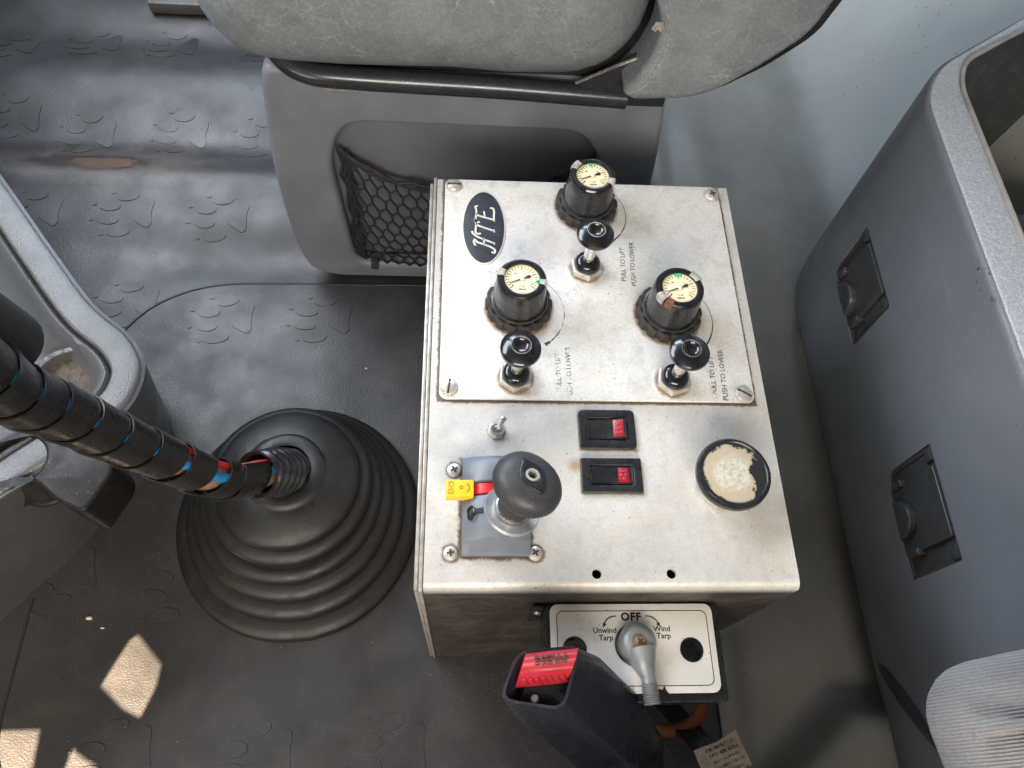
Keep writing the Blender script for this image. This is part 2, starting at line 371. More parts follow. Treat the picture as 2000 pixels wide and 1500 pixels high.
def add_lathe(bm, prof, seg=40, mtx=None, rfun=None):
    rings = []
    for (r, z) in prof:
        ring = []
        if r < 1e-6: ring = [bm.verts.new((0, 0, z))]
        else:
            for i in range(seg):
                a = 2*PI*i/seg; rr = r if rfun is None else rfun(r, z, a)
                ring.append(bm.verts.new((rr*math.cos(a), rr*math.sin(a), z)))
        rings.append(ring)
    for A, B in zip(rings, rings[1:]):
        for i in range(seg):
            j = (i+1) % seg
            if len(A) == 1 and len(B) == 1: continue
            if len(A) == 1: bm.faces.new((A[0], B[i], B[j]))
            elif len(B) == 1: bm.faces.new((A[i], A[j], B[0]))
            else: bm.faces.new((A[i], A[j], B[j], B[i]))
    if mtx is not None: bmesh.ops.transform(bm, matrix=mtx, verts=[v for r in rings for v in r])
    return bm
def lathe(*a, **k): return add_lathe(BM(), *a, **k)
def frames(pts):
    pts = [Vector(p) for p in pts]; T = []
    for i in range(len(pts)):
        a = pts[max(i-1, 0)]; b = pts[min(i+1, len(pts)-1)]; T.append((b-a).normalized())
    n = T[0].orthogonal().normalized(); out = []
    for i, t in enumerate(T):
        n = (n - t*n.dot(t)).normalized(); out.append((pts[i], t, n, t.cross(n)))
    return out
def add_tube(bm, pts, rad, seg=12, caps=True):
    fr = frames(pts); rings = []
    for i, (p, t, n, b) in enumerate(fr):
        r = rad[i] if isinstance(rad, (list, tuple)) else rad
        rings.append([bm.verts.new(p + r*(math.cos(2*PI*k/seg)*n + math.sin(2*PI*k/seg)*b)) for k in range(seg)])
    for A, B in zip(rings, rings[1:]):
        for k in range(seg): bm.faces.new((A[k], A[(k+1) % seg], B[(k+1) % seg], B[k]))
    if caps: bm.faces.new(rings[0][::-1]); bm.faces.new(rings[-1])
    return bm
def tube(*a, **k): return add_tube(BM(), *a, **k)
def smooth_path(pts, n=8):
    P = [Vector(p) for p in pts]; P = [2*P[0]-P[1]] + P + [2*P[-1]-P[-2]]; out = []
    for i in range(1, len(P)-2):
        for k in range(n):
            t = k/n; a, b, c, d = P[i-1:i+3]
            out.append(.5*((2*b)+(c-a)*t+(2*a-5*b+4*c-d)*t*t+(3*b-a-3*c+d)*t**3))
    out.append(P[-2]); return out
def rrect(x0, x1, y0, y1, r, n=6):
    out = []
    for (cx_, cy_, a0) in ((x1-r, y1-r, 0), (x0+r, y1-r, 90), (x0+r, y0+r, 180), (x1-r, y0+r, 270)):
        for k in range(n+1):
            a = R(a0+90*k/n); out.append((cx_+r*math.cos(a), cy_+r*math.sin(a)))
    return out
def circ(x, y, r, n=28, ry=None): return [(x+r*math.cos(2*PI*k/n), y+(ry or r)*math.sin(2*PI*k/n)) for k in range(n)]
def round_poly(pts, r, n=5):
    out = []; N = len(pts); P = [Vector(p) for p in pts]
    rr = r if isinstance(r, (list, tuple)) else [r]*N
    for i in range(N):
        a, b, c = P[i-1], P[i], P[(i+1) % N]; u = (a-b); v = (c-b)
        d = min(rr[i], u.length*.45, v.length*.45); s = b+u.normalized()*d; e = b+v.normalized()*d
        for k in range(n+1):
            t = k/n; out.append(tuple((1-t)**2*s+2*t*(1-t)*b+t*t*e))
    return out
def plate(outline, holes, z0, z1, bev=0.0, seg=3):
    "a flat filled shape with real holes, from z0 to z1 with bevelled edges -> mesh"
    cu = bpy.data.curves.new('c', 'CURVE'); cu.dimensions = '2D'; cu.fill_mode = 'BOTH'
    cu.extrude = max((z1-z0)/2-bev, 1e-5); cu.bevel_depth = bev; cu.bevel_resolution = seg; cu.offset = -bev
    for loop in [outline]+list(holes):
        s = cu.splines.new('POLY'); s.points.add(len(loop)-1)
        for p, q in zip(s.points, loop): p.co = (q[0], q[1], 0, 1)
        s.use_cyclic_u = True
    o = bpy.data.objects.new('c', cu); C.objects.link(o)
    me = bpy.data.meshes.new_from_object(o.evaluated_get(bpy.context.evaluated_depsgraph_get()))
    bpy.data.objects.remove(o); bpy.data.curves.remove(cu)
    bm = BM(); bm.from_mesh(me); bpy.data.meshes.remove(me)
    bmesh.ops.remove_doubles(bm, verts=bm.verts, dist=1e-6)
    bmesh.ops.translate(bm, vec=(0, 0, (z0+z1)/2), verts=bm.verts)
    return bm
def upright(bm, y):
    "turn a plate drawn in x,z so that it stands facing -y with its front (local z max) at y"
    for v in bm.verts: v.co = Vector((v.co.x, y-v.co.z, v.co.y))
    return bm
def text(s, size, mtx, depth=.0001, bold=0, align='CENTER', spacing=1.0, shear=0):
    cu = bpy.data.curves.new('t', 'FONT'); cu.body = s; cu.size = size; cu.align_x = align; cu.align_y = 'CENTER'
    cu.extrude = depth; cu.offset = bold; cu.space_character = spacing; cu.resolution_u = 3; cu.shear = shear
    o = bpy.data.objects.new('t', cu); C.objects.link(o)
    me = bpy.data.meshes.new_from_object(o.evaluated_get(bpy.context.evaluated_depsgraph_get()))
    bpy.data.objects.remove(o); bpy.data.curves.remove(cu)
    me.transform(mtx); bm = BM(); bm.from_mesh(me); bpy.data.meshes.remove(me); return bm
def merge(bm, other):
    me = bpy.data.meshes.new('x'); other.to_mesh(me); other.free(); bm.from_mesh(me); bpy.data.meshes.remove(me); return bm
def ribbon(bm, pts, wd, z, th=.0001):
    "flat stroke of a pen, wd a width or a list of widths"
    P = [Vector(p) for p in pts]; L = []
    for i, p in enumerate(P):
        t = (P[min(i+1, len(P)-1)]-P[max(i-1, 0)]).normalized(); n = Vector((-t.y, t.x)); q = (wd[i] if isinstance(wd, (list, tuple)) else wd)/2
        a = p+n*q; b = p-n*q
        L.append([bm.verts.new((c.x, c.y, zz)) for c, zz in ((a, z+th), (b, z+th), (b, z), (a, z))])
    for A, B in zip(L, L[1:]):
        for k in range(4): bm.faces.new((A[k], A[(k+1) % 4], B[(k+1) % 4], B[k]))
    bm.faces.new(L[0]); bm.faces.new(L[-1][::-1]); return bm
def squiggle(bm, x0, x1, y, h, z, wd, seed):
    "a line of print too small and worn to read"
    rnd = random.Random(seed); x = x0
    while x < x1-h*.3:
        k = rnd.random(); w_ = h*rnd.uniform(.35, .6)
        ribbon(bm, [(x, y), (x+w_*.1, y+h*rnd.uniform(.7, 1))], wd, z)
        if k > .3: ribbon(bm, [(x, y+h*rnd.uniform(0, .9)), (x+w_, y+h*rnd.uniform(0, .9))], wd, z)
        if k > .6: ribbon(bm, [(x+w_, y), (x+w_, y+h)], wd, z)
        x += w_+h*.35
    return bm
def spl2(pts, n=6): return [tuple(v)[:2] for v in smooth_path([(p[0], p[1], 0) for p in pts], n)]
def copy_part(o, parent, loc=None):
    c = o.copy(); C.objects.link(c); c.parent = parent
    if loc is not None: c.location = loc
    return c
T_ = Matrix.Translation
def rotz(a): return Matrix.Rotation(a, 4, 'Z')
def toward(v): return Vector(v).to_track_quat('Z', 'Y').to_matrix().to_4x4()

# ================================================================ THE SETTING
def gs(v, c, s): return math.exp(-((v-c)/s)**2)
def zf(x, y):
    "height of the rubber mat"
    f = 1/(1+math.exp((x+.10)/.05))                         # waves only in the foot well left of the seat
    z = .016*gs(y, .595, .030)*(1-.3*gs(x, -.2, .1)) - .010*gs(y, .665, .035) + .014*gs(y, .775, .055) - .006*gs(y, .86, .04)
    z += -.012*gs(y, .475, .045)*gs(x, -.20, .16) + .008*gs(y, .535, .04)
    z += .010*max(0, y-.86)/.1
    z *= f
    z += .0022*noise.noise((x*7, y*7, 3.1)) + .0012*noise.noise((x*17, y*17, 1.1))
    z -= .004*gs(x, -.34, .10)*gs(y, .30, .12)
    return z-.003
def heightfield(x0, x1, y0, y1, st, fn):
    bm = BM(); nx = int((x1-x0)/st)+1; ny = int((y1-y0)/st)+1
    g = [[bm.verts.new((x0+(x1-x0)*i/nx, y0+(y1-y0)*j/ny, fn(x0+(x1-x0)*i/nx, y0+(y1-y0)*j/ny))) for i in range(nx+1)] for j in range(ny+1)]
    for j in range(ny):
        for i in range(nx): bm.faces.new((g[j][i], g[j][i+1], g[j+1][i+1], g[j+1][i]))
    return bm
floor = obj('floor', heightfield(-1.1, .288, -.5, 1.25, .011, zf), 'mat', smooth=None)
floor['kind'] = 'structure'
# the loose round-cornered mat insert round the gear lever, with its own edge
def drape(outline, h, rad=.012):
    "fill an outline with a grid of faces draped over the mat, standing h proud"
    bm = BM(); P = [Vector((p[0], p[1], 0)) for p in outline]
    vs2 = [bm.verts.new(p) for p in P]; bm.faces.new(vs2)
    for ax in (0, 1):
        lo = min(p[ax] for p in P); hi = max(p[ax] for p in P); q = lo+rad
        while q < hi:
            co = Vector((0, 0, 0)); co[ax] = q; no = Vector((0, 0, 0)); no[ax] = 1
            bmesh.ops.bisect_plane(bm, geom=bm.verts[:]+bm.edges[:]+bm.faces[:], plane_co=co, plane_no=no); q += rad
    be = [e for e in bm.edges if e.is_boundary]
    r = bmesh.ops.extrude_edge_only(bm, edges=be)
    low = {v for v in r['geom'] if isinstance(v, bmesh.types.BMVert)}
    for v in bm.verts: v.co.z = zf(v.co.x, v.co.y) + (-.001 if v in low else h)
    return bm
ins = round_poly([(.27, .436), (-.392, .4365), (-.3945, -.13), (.27, -.13)], [.01, .17, .09, .01], 14)
o = obj('mat_insert', drape(ins, .0028), 'mat', floor, smooth=40)
sm_ = [(.25, .4360)]+[p for p in ins if p[0] < .25 and p[1] > -.125]
dens = []
for p, q in zip(sm_, sm_[1:]):
    n_ = max(1, int((Vector(p)-Vector(q)).length/.01))
    for k in range(n_): dens.append(Vector(p).lerp(Vector(q), k/n_))
obj('mat_joint', tube([(p.x, p.y, zf(p.x, p.y)+.0018) for p in dens], .0019, 6), 'ink', floor)
# embossed paw prints
def paw(name, x, y, rot, s, lift):
    bm = BM(); m = Matrix.Rotation(rot, 2)
    toes = [(.006, .025, .0135, .0075, .15), (-.015, .010, .0135, .0075, -.05), (-.016, -.009, .0135, .0075, -.12), (-.002, -.026, .0145, .0075, .12)]
    shapes = []
    for (tx, ty, a, b, r) in toes:
        shapes.append([(tx+a*math.cos(q)*math.cos(r)-b*math.sin(q)*math.sin(r), ty+a*math.cos(q)*math.sin(r)+b*math.sin(q)*math.cos(r)) for q in [2*PI*k/18 for k in range(18)]])
    for (tx, ty) in [(-.013, .030), (-.034, .013), (-.0355, -.010), (-.0225, -.030)]:
        shapes.append(circ(tx, ty, .0030, 8, .0018))
    shapes.append(spl2([(.0105, .001), (.018, .011), (.0265, .0195), (.0350, .0215), (.0385, .0150), (.0365, .0045), (.0365, -.0070), (.0370, -.0165), (.0320, -.0215), (.0235, -.0170), (.0140, -.0100), (.0105, .001)], 4)[:-1])
    for sh in shapes:
        cxm = sum(p[0] for p in sh)/len(sh); cym = sum(p[1] for p in sh)/len(sh)
        R0 = []; 
        for (k, h) in ((1.0, -.0008), (.985, .0008), (.955, .0008)):
            ring = []
            for p in sh:
                q = m @ Vector(((cxm+(p[0]-cxm)*k)*s, (cym+(p[1]-cym)*k)*s)); X_, Y_ = x+q.x, y+q.y
                ring.append(bm.verts.new((X_, Y_, zf(X_, Y_)+lift+h)))
            R0.append(ring)
        for A, B in zip(R0, R0[1:]):
            for k in range(len(A)): bm.faces.new((A[k], A[(k+1) % len(A)], B[(k+1) % len(A)], B[k]))
        bm.faces.new(R0[-1])
    return obj(name, bm, 'mat', floor, smooth=10)
for (x, y, r, ins_) in [(-.410, .848, .02, 0), (-.518, .846, .05, 0), (-.492, .677, .02, 0), (-.369, .682, 0, 0), (-.260, .678, .05, 0), (-.408, .532, .06, 0),
                        (-.291, .532, .03, 0), (-.265, .383, .05, 1), (-.381, .402, .1, 0), (-.150, .385, 0, 1), (-.520, .530, .05, 0), (-.262, .066, -.05, 1),
                        (-.292, -.086, .2, 1), (-.166, -.088, .1, 1), (-.044, -.084, .1, 1), (-.592, .700, 0, 0), (-.628, .830, .03, 0), (-.378, .078, .3, 1), (-.262, .845, .05, 0)]:
    paw('paw_print', x, y, r, 1.0, .0028 if ins_ else 0)
# sill plate in the far corner
sill = obj('sill_plate', box(-.445, -.24, .905, .945, .004, .022, bev=.003), 'sill', floor)
for xx in (-.432, -.30): obj('screw', lathe([(0, .0245), (.004, .0240), (.005, .022), (.005, .018)], 16, T_((xx, .925, 0))), 'screw', floor)
# pale vinyl floor and rear wall on the right, one sheet with a soft crease
def zr(x, y):
    if x < .50: z = 0
    else:
        t = x-.50; z = (t*t/.16 if t < .12 else .09+(t-.12)*1.9)
    z += .010*gs(x, .288, .012)                                 # the rounded lip where the mat ends
    e1 = (x-.328)*.047-(y+.103)*.059; e2 = -(y+.052)
    z += .040/(1+math.exp(-min(e1/.075, e2)/.0035))
    z += .004*noise.noise((x*6, y*6, 9))*(1 if x > .3 else 0)
    z += .015*gs(x, .345, .03)*gs(y, .62, .10)
    return z-.0015
vf = obj('rear_floor', heightfield(.276, 1.25, -.5, 1.35, .009, zr), 'vinyl', smooth=None); vf['kind'] = 'structure'
# unseen panel added overhead to block the sun, holes cut to shape its patches
def roof_mask():
    holes = []
    k = 1.45/SUN.z
    for poly in ([(-.289, .021), (-.2605, -.006), (-.261, -.024), (-.272, -.056), (-.291, -.047), (-.315, -.028), (-.297, .015)],
                 [(-.40, -.062), (-.358, -.061), (-.355, -.10), (-.41, -.10)],
                 [(-.328, -.076), (-.3015, -.0925), (-.29, -.105), (-.332, -.105)]):
        holes.append([(x+SUN.x*k, y+SUN.y*k) for x, y in poly])
    return plate([(-2.2, -2.2), (1.3, -2.2), (1.3, 1.7), (-2.2, 1.7)], holes, 1.45, 1.455)
rf = obj('sun_mask_roof', roof_mask(), 'roof_mask', smooth=None); rf['kind'] = 'structure'

# ================================================================ CONTROL BOX
cb = empty('control_box', (0, 0, 0), 'dirty bare aluminium control box covered in gauges, knobs and switches', 'control box')
H = .31
def box_body():
    bm = BM(); r = .006; prof = [(.328, H), (.12, H)]
    for k in range(9):
        a = PI/2*k/8; prof.append((r-r*math.sin(a), H-r+r*math.cos(a)))
    prof += [(0, .15), (0, .0)]
    x0, x1 = .0012, .24; rows = []
    th = .003
    inner = [(.328, H-th)] + [(.12, H-th)] + [(r-(r-th)*math.sin(PI/2*k/8), H-r+(r-th)*math.cos(PI/2*k/8)) for k in range(9)] + [(th, .15), (th, 0)]
    loop = prof + inner[::-1]
    A = [bm.verts.new((x0, y, z)) for y, z in loop]; B = [bm.verts.new((x1, y, z)) for y, z in loop]
    n = len(loop)
    for i in range(n): bm.faces.new((A[i], A[(i+1) % n], B[(i+1) % n], B[i]))
    h = n//2
    for S, fl in ((A, 0), (B, 1)):
        for i in range(h-1):
            q = (S[i], S[i+1], S[n-2-i], S[n-1-i]); bm.faces.new(q if fl else q[::-1])
    return bm
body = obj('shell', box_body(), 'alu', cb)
cut = BM()
for hx in (.1097, .1574): add_lathe(cut, [(0, H+.01), (.0031, H+.01), (.0031, H-.02), (0, H-.02)], 24, T_((hx, .0095, 0)))
cut = obj('cut', cut, 'slot')
md = body.modifiers.new('b', 'BOOLEAN'); md.object = cut; md.operation = 'DIFFERENCE'; md.solver = 'EXACT'
bpy.context.view_layer.update()
nm = bpy.data.meshes.new_from_object(body.evaluated_get(bpy.context.evaluated_depsgraph_get()))
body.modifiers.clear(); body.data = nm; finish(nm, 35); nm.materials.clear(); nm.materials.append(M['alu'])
bpy.data.objects.remove(cut)
obj('side_panel', box(-.0048, -.0022, .0005, .326, 0, H-.0025, bev=.0008), 'alu_edge', cb)
obj('side_panel', box(-.0018, .0008, -.0012, .3295, 0, H+.0006, bev=.0008), 'alu_edge', cb)
obj('side_panel', box(.2374, .2398, .0065, .3265, 0, H-.0035, bev=.0004), 'alu_edge', cb)
obj('back_panel', box(.0012, .2372, .3255, .3285, 0, H-.0032), 'alu_edge', cb)
obj('inner_floor', box(.002, .237, .004, .325, .002, .005), 'slot', cb)
# panel with gauges
PZ = H+.0026
gp = obj('gauge_panel', plate(rrect(.0075, .2310, .1295, .3265, .0055), [], H+.0004, PZ, .0005, 2), 'alu_panel', cb)
# screws
def slot_screw(ang, kind, r):
    bm = lathe([(r*1.02, -.0006), (r, .0008), (r*.86, .0019), (r*.5, .0026), (0, .0028)], 28)
    return bm
def screw(x, y, z, r, kind, ang):
    s = obj('screw', slot_screw(ang, kind, r), 'screw', cb, loc=(x, y, z)); s.rotation_euler = (0, 0, ang)
    b = BM()
    if kind == 'slot': add_box(b, -r*.92, r*.92, -r*.12, r*.12, .0012, .00292)
    else:
        add_box(b, -r*.5, r*.5, -r*.13, r*.13, .0018, .00296); add_box(b, -r*.13, r*.13, -r*.5, r*.5, .0018, .00300)
    obj('drive_slot', b, 'slot', s, loc=(0, 0, 0))
screw(.0146, .3195, PZ, .0058, 'slot', .0); screw(.2254, .3175, PZ, .0056, 'cross', .3)
screw(.0143, .1380, PZ, .0058, 'slot', 1.45); screw(.2233, .1358, PZ, .0058, 'slot', -.55)
for (x, y, a) in [(.019, .0778, .5), (.0177, .0225, .1), (.0711, .0224, .6), (.0735, .0800, .2)]: screw(x, y, H, .0047, 'cross', a)
# emblem with pen-stroke lettering
em = obj('emblem', plate(circ(0, 0, .0172, 48, .0360), [], 0, .0006, .0002, 1), 'white', cb, loc=(.0384, .2785, PZ))
obj('emblem_field', plate(circ(0, 0, .0160, 48, .0345), [], .0005, .0009, .0001, 1), 'emblem', em, loc=(0, 0, 0))
def emblem_letters():
    bm = BM(); w_ = .00135; s = .00105
    def st(pts, wd=1.0):
        P = spl2(pts, 6); P = [(-(y)*s, x*s*1.17) for x, y in P]     # turn 90 degrees: written x runs up the plate
        ribbon(bm, P, w_*wd, .0010)
    for dx in (0,):
        # H
        st([(-20.5, -5.2), (-21.5, -7.2), (-19, -7.6), (-16.6, -4), (-14.8, 1), (-13.2, 5.4), (-11.2, 7.2), (-13.6, 7.8), (-16, 6.4)], 1.15)
        st([(-14.9, -7.4), (-13, -7.0)], 1.0); st([(-13.9, -7.2), (-11.6, -1), (-9.2, 5), (-6.6, 8.4), (-4.8, 9.2)], 1.15)
        st([(-16.2, -.2), (-13, .4), (-10, .6)], .9)
        # T
        st([(-5.4, -7.4), (-3.0, -7.0)], 1.0); st([(-4.2, -7.2), (-2.2, -1), (-.4, 4.2), (1.2, 6.4)], 1.15)
        st([(-6.4, 2.6), (-6.8, 5.0), (-5.2, 6.6), (-1, 6.3), (3, 6.3), (5.4, 7.4)], 1.1)
        # E
        st([(3.4, -7.2), (6.6, -7.0), (10.6, -7.2), (13.6, -6.6), (14.2, -4.2)], 1.15)
        st([(4.6, -7.0), (6.2, -1), (7.8, 4.4), (9.4, 6.4)], 1.15)
        st([(2.6, 3.4), (2.4, 5.6), (4.4, 6.6), (8, 6.2), (12.4, 6.2), (15.0, 6.8), (15.6, 4.9)], 1.1)
        st([(6.6, -.4), (9, .1), (11.4, .3)], .95)
    return bm
obj('lettering', emblem_letters(), 'white', em, loc=(.0005, .001, 0))
# printed lettering and arrows on the panel
TZ = PZ+.0001
def vtext(s, x, y, size, sp=1.0, ang=90, mat='worn_print'):
    return obj('printed_text', text(s, size, T_((x, y, TZ)) @ rotz(R(ang)), .00005, 0, 'CENTER', sp), mat, cb)
vtext('PULL TO LIFT', .1458, .2462, .0053, 1.0, 88); vtext('PUSH TO LOWER', .1534, .2468, .0053, 1.0, 88)
vtext('PULL TO LIFT', .2030, .1506, .0053, 1.0, 88); vtext('PUSH TO LOWER', .2106, .1512, .0053, 1.0, 88)
vtext('PULL TO LIFT', .0915, .1512, .0053, 1.0, 90, 'faded_print'); vtext('PUSH TO LOWER', .0990, .1512, .0053, 1.0, 90, 'faded_print')
def arrow(cx_, cy_, r, mat, a0=55, a1=-58):
    b = BM(); n = 20
    P = [(cx_+r*math.cos(R(a0+(a1-a0)*k/n)), cy_+r*math.sin(R(a0+(a1-a0)*k/n))) for k in range(n+1)]
    W = [.0003+.0011*(k/n)**2 for k in range(n+1)]; W[-2:] = [.0022, .0030] if mat != 'ink' else [.0026, .0008]
    ribbon(b, P, W, TZ, .0001); return obj('printed_arrow', b, mat, cb)
arrow(.1195, .2940, .0325, 'worn_print'); arrow(.1745, .1970, .0345, 'ink', 50, -52); arrow(.0655, .2010, .0325, 'faded_print')
# ---- pressure regulators with a gauge in the knob
def regulator():
    n = 14
    root = obj('pressure_regulator', lathe([(.0205, .006), (.0210, .0105), (.0203, .0118), (.0190, .0122), (.0186, .014), (.0182, .026), (.0177, .0345), (.0171, .0362), (.0160, .0366)], 84, None,
               lambda r, z, a: r if z < .013 or z > .030 else r*(1-.022*max(0, math.cos(a*9))**6)), 'black', cb, loc=(0, 0, PZ))
    def gear(r, z, a):
        c = math.cos(a*n); return r-(.0018 if (r > .02 and c < -.25) else 0)
    obj('locking_collar', lathe([(.0205, .0), (.0240, .0), (.0246, .0012), (.0246, .0062), (.0236, .0078), (.0222, .0084), (.0212, .0082), (.0208, .006)], 112, None, gear), 'collar', root, loc=(0, 0, 0))
    obj('bezel', lathe([(.0165, .0360), (.0170, .0368), (.0162, .0378), (.0142, .0382), (.0128, .0378), (.0123, .0368), (.0122, .0352)], 64), 'black_gloss', root, loc=(0, 0, 0))
    d = obj('dial_face', lathe([(0, .0362), (.0126, .0362)], 48), 'cream', root, loc=(0, 0, 0))
    b = BM()
    for k in range(21):
        a = R(222-264*k/20); lg = .0024 if k % 5 else .0034
        add_box(b, .0112-lg, .0112, -.00016-(.00010 if k % 5 == 0 else 0), .00016+(.00010 if k % 5 == 0 else 0), .0362, .0364, mtx=rotz(a))
    for q, (x, y, h_, wd_) in enumerate([(-.0054, .0040, .0014, .0022), (.0030, .0040, .0014, .0022), (-.0070, -.0060, .0014, .0016), (.0055, -.0042, .0014, .0024), (-.0018, -.0066, .0016, .0040), (-.0026, -.0090, .0013, .0054)]):
        squiggle(b, x, x+wd_, y, h_, .0362, .0003, q)
    obj('dial_marks', b, 'ink', root, loc=(0, 0, 0))
    b = BM(); ribbon(b, [(-.0088, -.0036), (0, 0), (.0032, .0013)], [.0004, .0010, .0008], .0366, .0003)
    ribbon(b, [(.0026, .0010), (.0044, .0018), (.0062, .0026)], [.0010, .0026, .0014], .0366, .0003)
    obj('pointer', b, 'ink', root, loc=(0, 0, 0))
    obj('pointer_hub', lathe([(.0015, .0364), (.0015, .0371), (.0008, .0374), (0, .0374)], 20), 'white', root, loc=(0, 0, 0))
    return root
def dup_tree(o, parent, loc):
    c = o.copy(); C.objects.link(c); c.parent = parent; c.location = loc
    for ch in list(o.children):
        d = ch.copy(); C.objects.link(d); d.parent = c
    return c
def pie(a0, a1, r0, r1, z0, z1):
    out = [(r1*math.cos(R(a0+(a1-a0)*k/6)), r1*math.sin(R(a0+(a1-a0)*k/6))) for k in range(7)] + [(r0*math.cos(R(a1+(a0-a1)*k/6)), r0*math.sin(R(a1+(a0-a1)*k/6))) for k in range(7)]
    return plate(out, [], z0, z1, .0002, 1)
regs = [regulator()]
spots = [(.0640, .2050, PZ), (.1752, .2005, PZ), (.1200, .3010, PZ)]
regs[0].location = spots[0]
regs += [dup_tree(regs[0], cb, s) for s in spots[1:]]
clips = [[(150, 172, 'grubby_white'), (-20, -4, 'grubby_white')], [(22, 52, 'grubby_white'), (198, 222, 'grubby_white'), (226, 246, 'rustchip')], [(128, 158, 'grubby_white'), (-34, -12, 'grubby_white')]]
for rg_, cl in zip(regs, clips):
    for a0, a1, mm in cl:
        obj('bezel_clip', merge(pie(a0, a1, .0126, .0172, .0374, .03845), pie(a0+1, a1-1, .0168, .01785, .0320, .0380)), mm, rg_, loc=(0, 0, 0))
for rg_, angs in zip(regs, [(-14, -9), (84, 100), (80, 98)]):
    for a in angs:
        b = box(.0100, .0122, -.0011, .0011, .0364, .0369, bev=.0002, mtx=rotz(R(a))); obj('set_marker', b, 'green', rg_, loc=(0, 0, 0))
# ---- pull valves
def pull_valve():
    root = obj('pull_valve', lathe([(0, .0360), (.0056, .0362), (.0104, .0368), (.0131, .0382), (.0138, .0402), (.0135, .0422), (.0118, .0438), (.0086, .0451), (.0069, .0457), (.0060, .0454), (.0052, .0441), (.0030, .0431), (0, .0428)], 56), 'black_gloss', cb, loc=(0, 0, PZ))
    obj('knob_ring', lathe([(.0070, .0453), (.0068, .0460), (.0062, .0460), (.0060, .0453)], 48), 'chrome', root, loc=(0, 0, 0))
    obj('knob_neck', lathe([(.0042, .031), (.0054, .0322), (.0064, .0365), (.0040, .0365)], 32), 'black', root, loc=(0, 0, 0))
    obj('stem', lathe([(.0042, .006), (.0042, .0330)], 32), 'chrome', root, loc=(0, 0, 0))
    obj('rubber_boot', lathe([(.0092, .0045), (.0100, .0060), (.0098, .0085), (.0086, .0108), (.0066, .0122), (.0046, .0124), (.0042, .0116)], 40), 'black_gloss', root, loc=(0, 0, 0))
    b = plate([(.0125*math.cos(R(60*k+14)), .0125*math.sin(R(60*k+14))) for k in range(6)], [circ(0, 0, .0085, 28)], 0, .0062, .0007, 2)
    obj('hex_nut', b, 'nut', root, loc=(0, 0, 0), smooth=30)
    return root
pv = pull_valve(); spots = [(.0606, .1460, PZ), (.1728, .1450, PZ), (.1165, .2410, PZ)]
pv.location = spots[0]; valves = [pv]+[dup_tree(pv, cb, s) for s in spots[1:]]
for v, (a, b) in zip(valves, [(-.03, .06), (-.07, .09), (-.06, .08)]): v.rotation_euler = (a*.4, b*.4, random.uniform(0, .6))
# ---- toggle switch
tg = obj('toggle_switch', plate([(.0062*math.cos(R(60*k+8)), .0062*math.sin(R(60*k+8))) for k in range(6)], [circ(0, 0, .0040)], 0, .0026, .0004, 1), 'nut', cb, loc=(.0470, .1058, H), smooth=30)
obj('threaded_collar', lathe([(.0041, 0), (.0041, .0036), (.0044, .0038), (.0041, .0042), (.0044, .0045), (.0040, .0052), (.0030, .0052), (.0027, .0030), (0, .0030)], 28), 'chrome', tg, loc=(0, 0, 0))
obj('lever', tube([(0, 0, .003), (.0019, .0015, .008), (.0040, .0030, .0135), (.0047, .0036, .0152), (.0050, .0038, .0158)], [.0012, .0014, .0020, .0020, .0010], 16), 'chrome', tg, loc=(0, 0, 0))
# ---- rocker switches
def rocker(x0, x1, y0, y1, tip, r):
    xm, ym = (x0+x1)/2, (y0+y1)/2; hx, hy = (x1-x0)/2, (y1-y0)/2
    root = obj('rocker_switch', plate(rrect(-hx, hx, -hy, hy, r), [rrect(-hx*.70, hx*.72, -hy*.56, hy*.56, .0018)], 0, .0032, .0007, 2), 'black', cb, loc=(xm, ym, H))
    obj('well', box(-hx*.72, hx*.74, -hy*.58, hy*.58, -.004, -.0002), 'slot', root, loc=(0, 0, 0))
    a, b_ = -hx*.66, hx*.66; q = hy*.50
    prof = [(a, .0018+(.0026 if not tip else 0)), (0, .0026), (b_, .0018+(.0044 if tip else .0014)), (b_, -.001), (a, -.001)]
    bm = BM(); A = [bm.verts.new((x, -q, z)) for x, z in prof]; B = [bm.verts.new((x, q, z)) for x, z in prof]
    for k in range(5): bm.faces.new((A[k], A[(k+1) % 5], B[(k+1) % 5], B[k]))
    bm.faces.new(A); bm.faces.new(B)
    bmesh.ops.bevel(bm, geom=list(bm.edges), offset=.0006, segments=2, affect='EDGES')
    pad = obj('rocker_pad', bm, 'black', root, loc=(0, 0, 0))
    z0 = .0026; z1 = prof[2][1]; sl_ = math.atan2(z1-z0, b_); m = T_((b_*.58, 0, z0+(z1-z0)*.58)) @ Matrix.Rotation(-sl_, 4, 'Y')
    lw = .0036; q_ = q
    obj('lens', box(-lw, lw, -q*.86, q*.86, -.0004, .00035, bev=.0002, mtx=m), 'lens_red', root, loc=(0, 0, 0))
    b2 = BM()
    for q, yy in enumerate((-.55, -.1, .35)): squiggle(b2, -lw*.75, lw*.8, q_*yy, .0022, .0004, .00035, q+int(x0*1e4))
    b2.transform(m); obj('lens_text', b2, 'lens_text', root, loc=(0, 0, 0))
rocker(.1035, .1427, .0931, .1222, True, .0034); rocker(.1032, .1443, .0621, .0864, False, .0012)
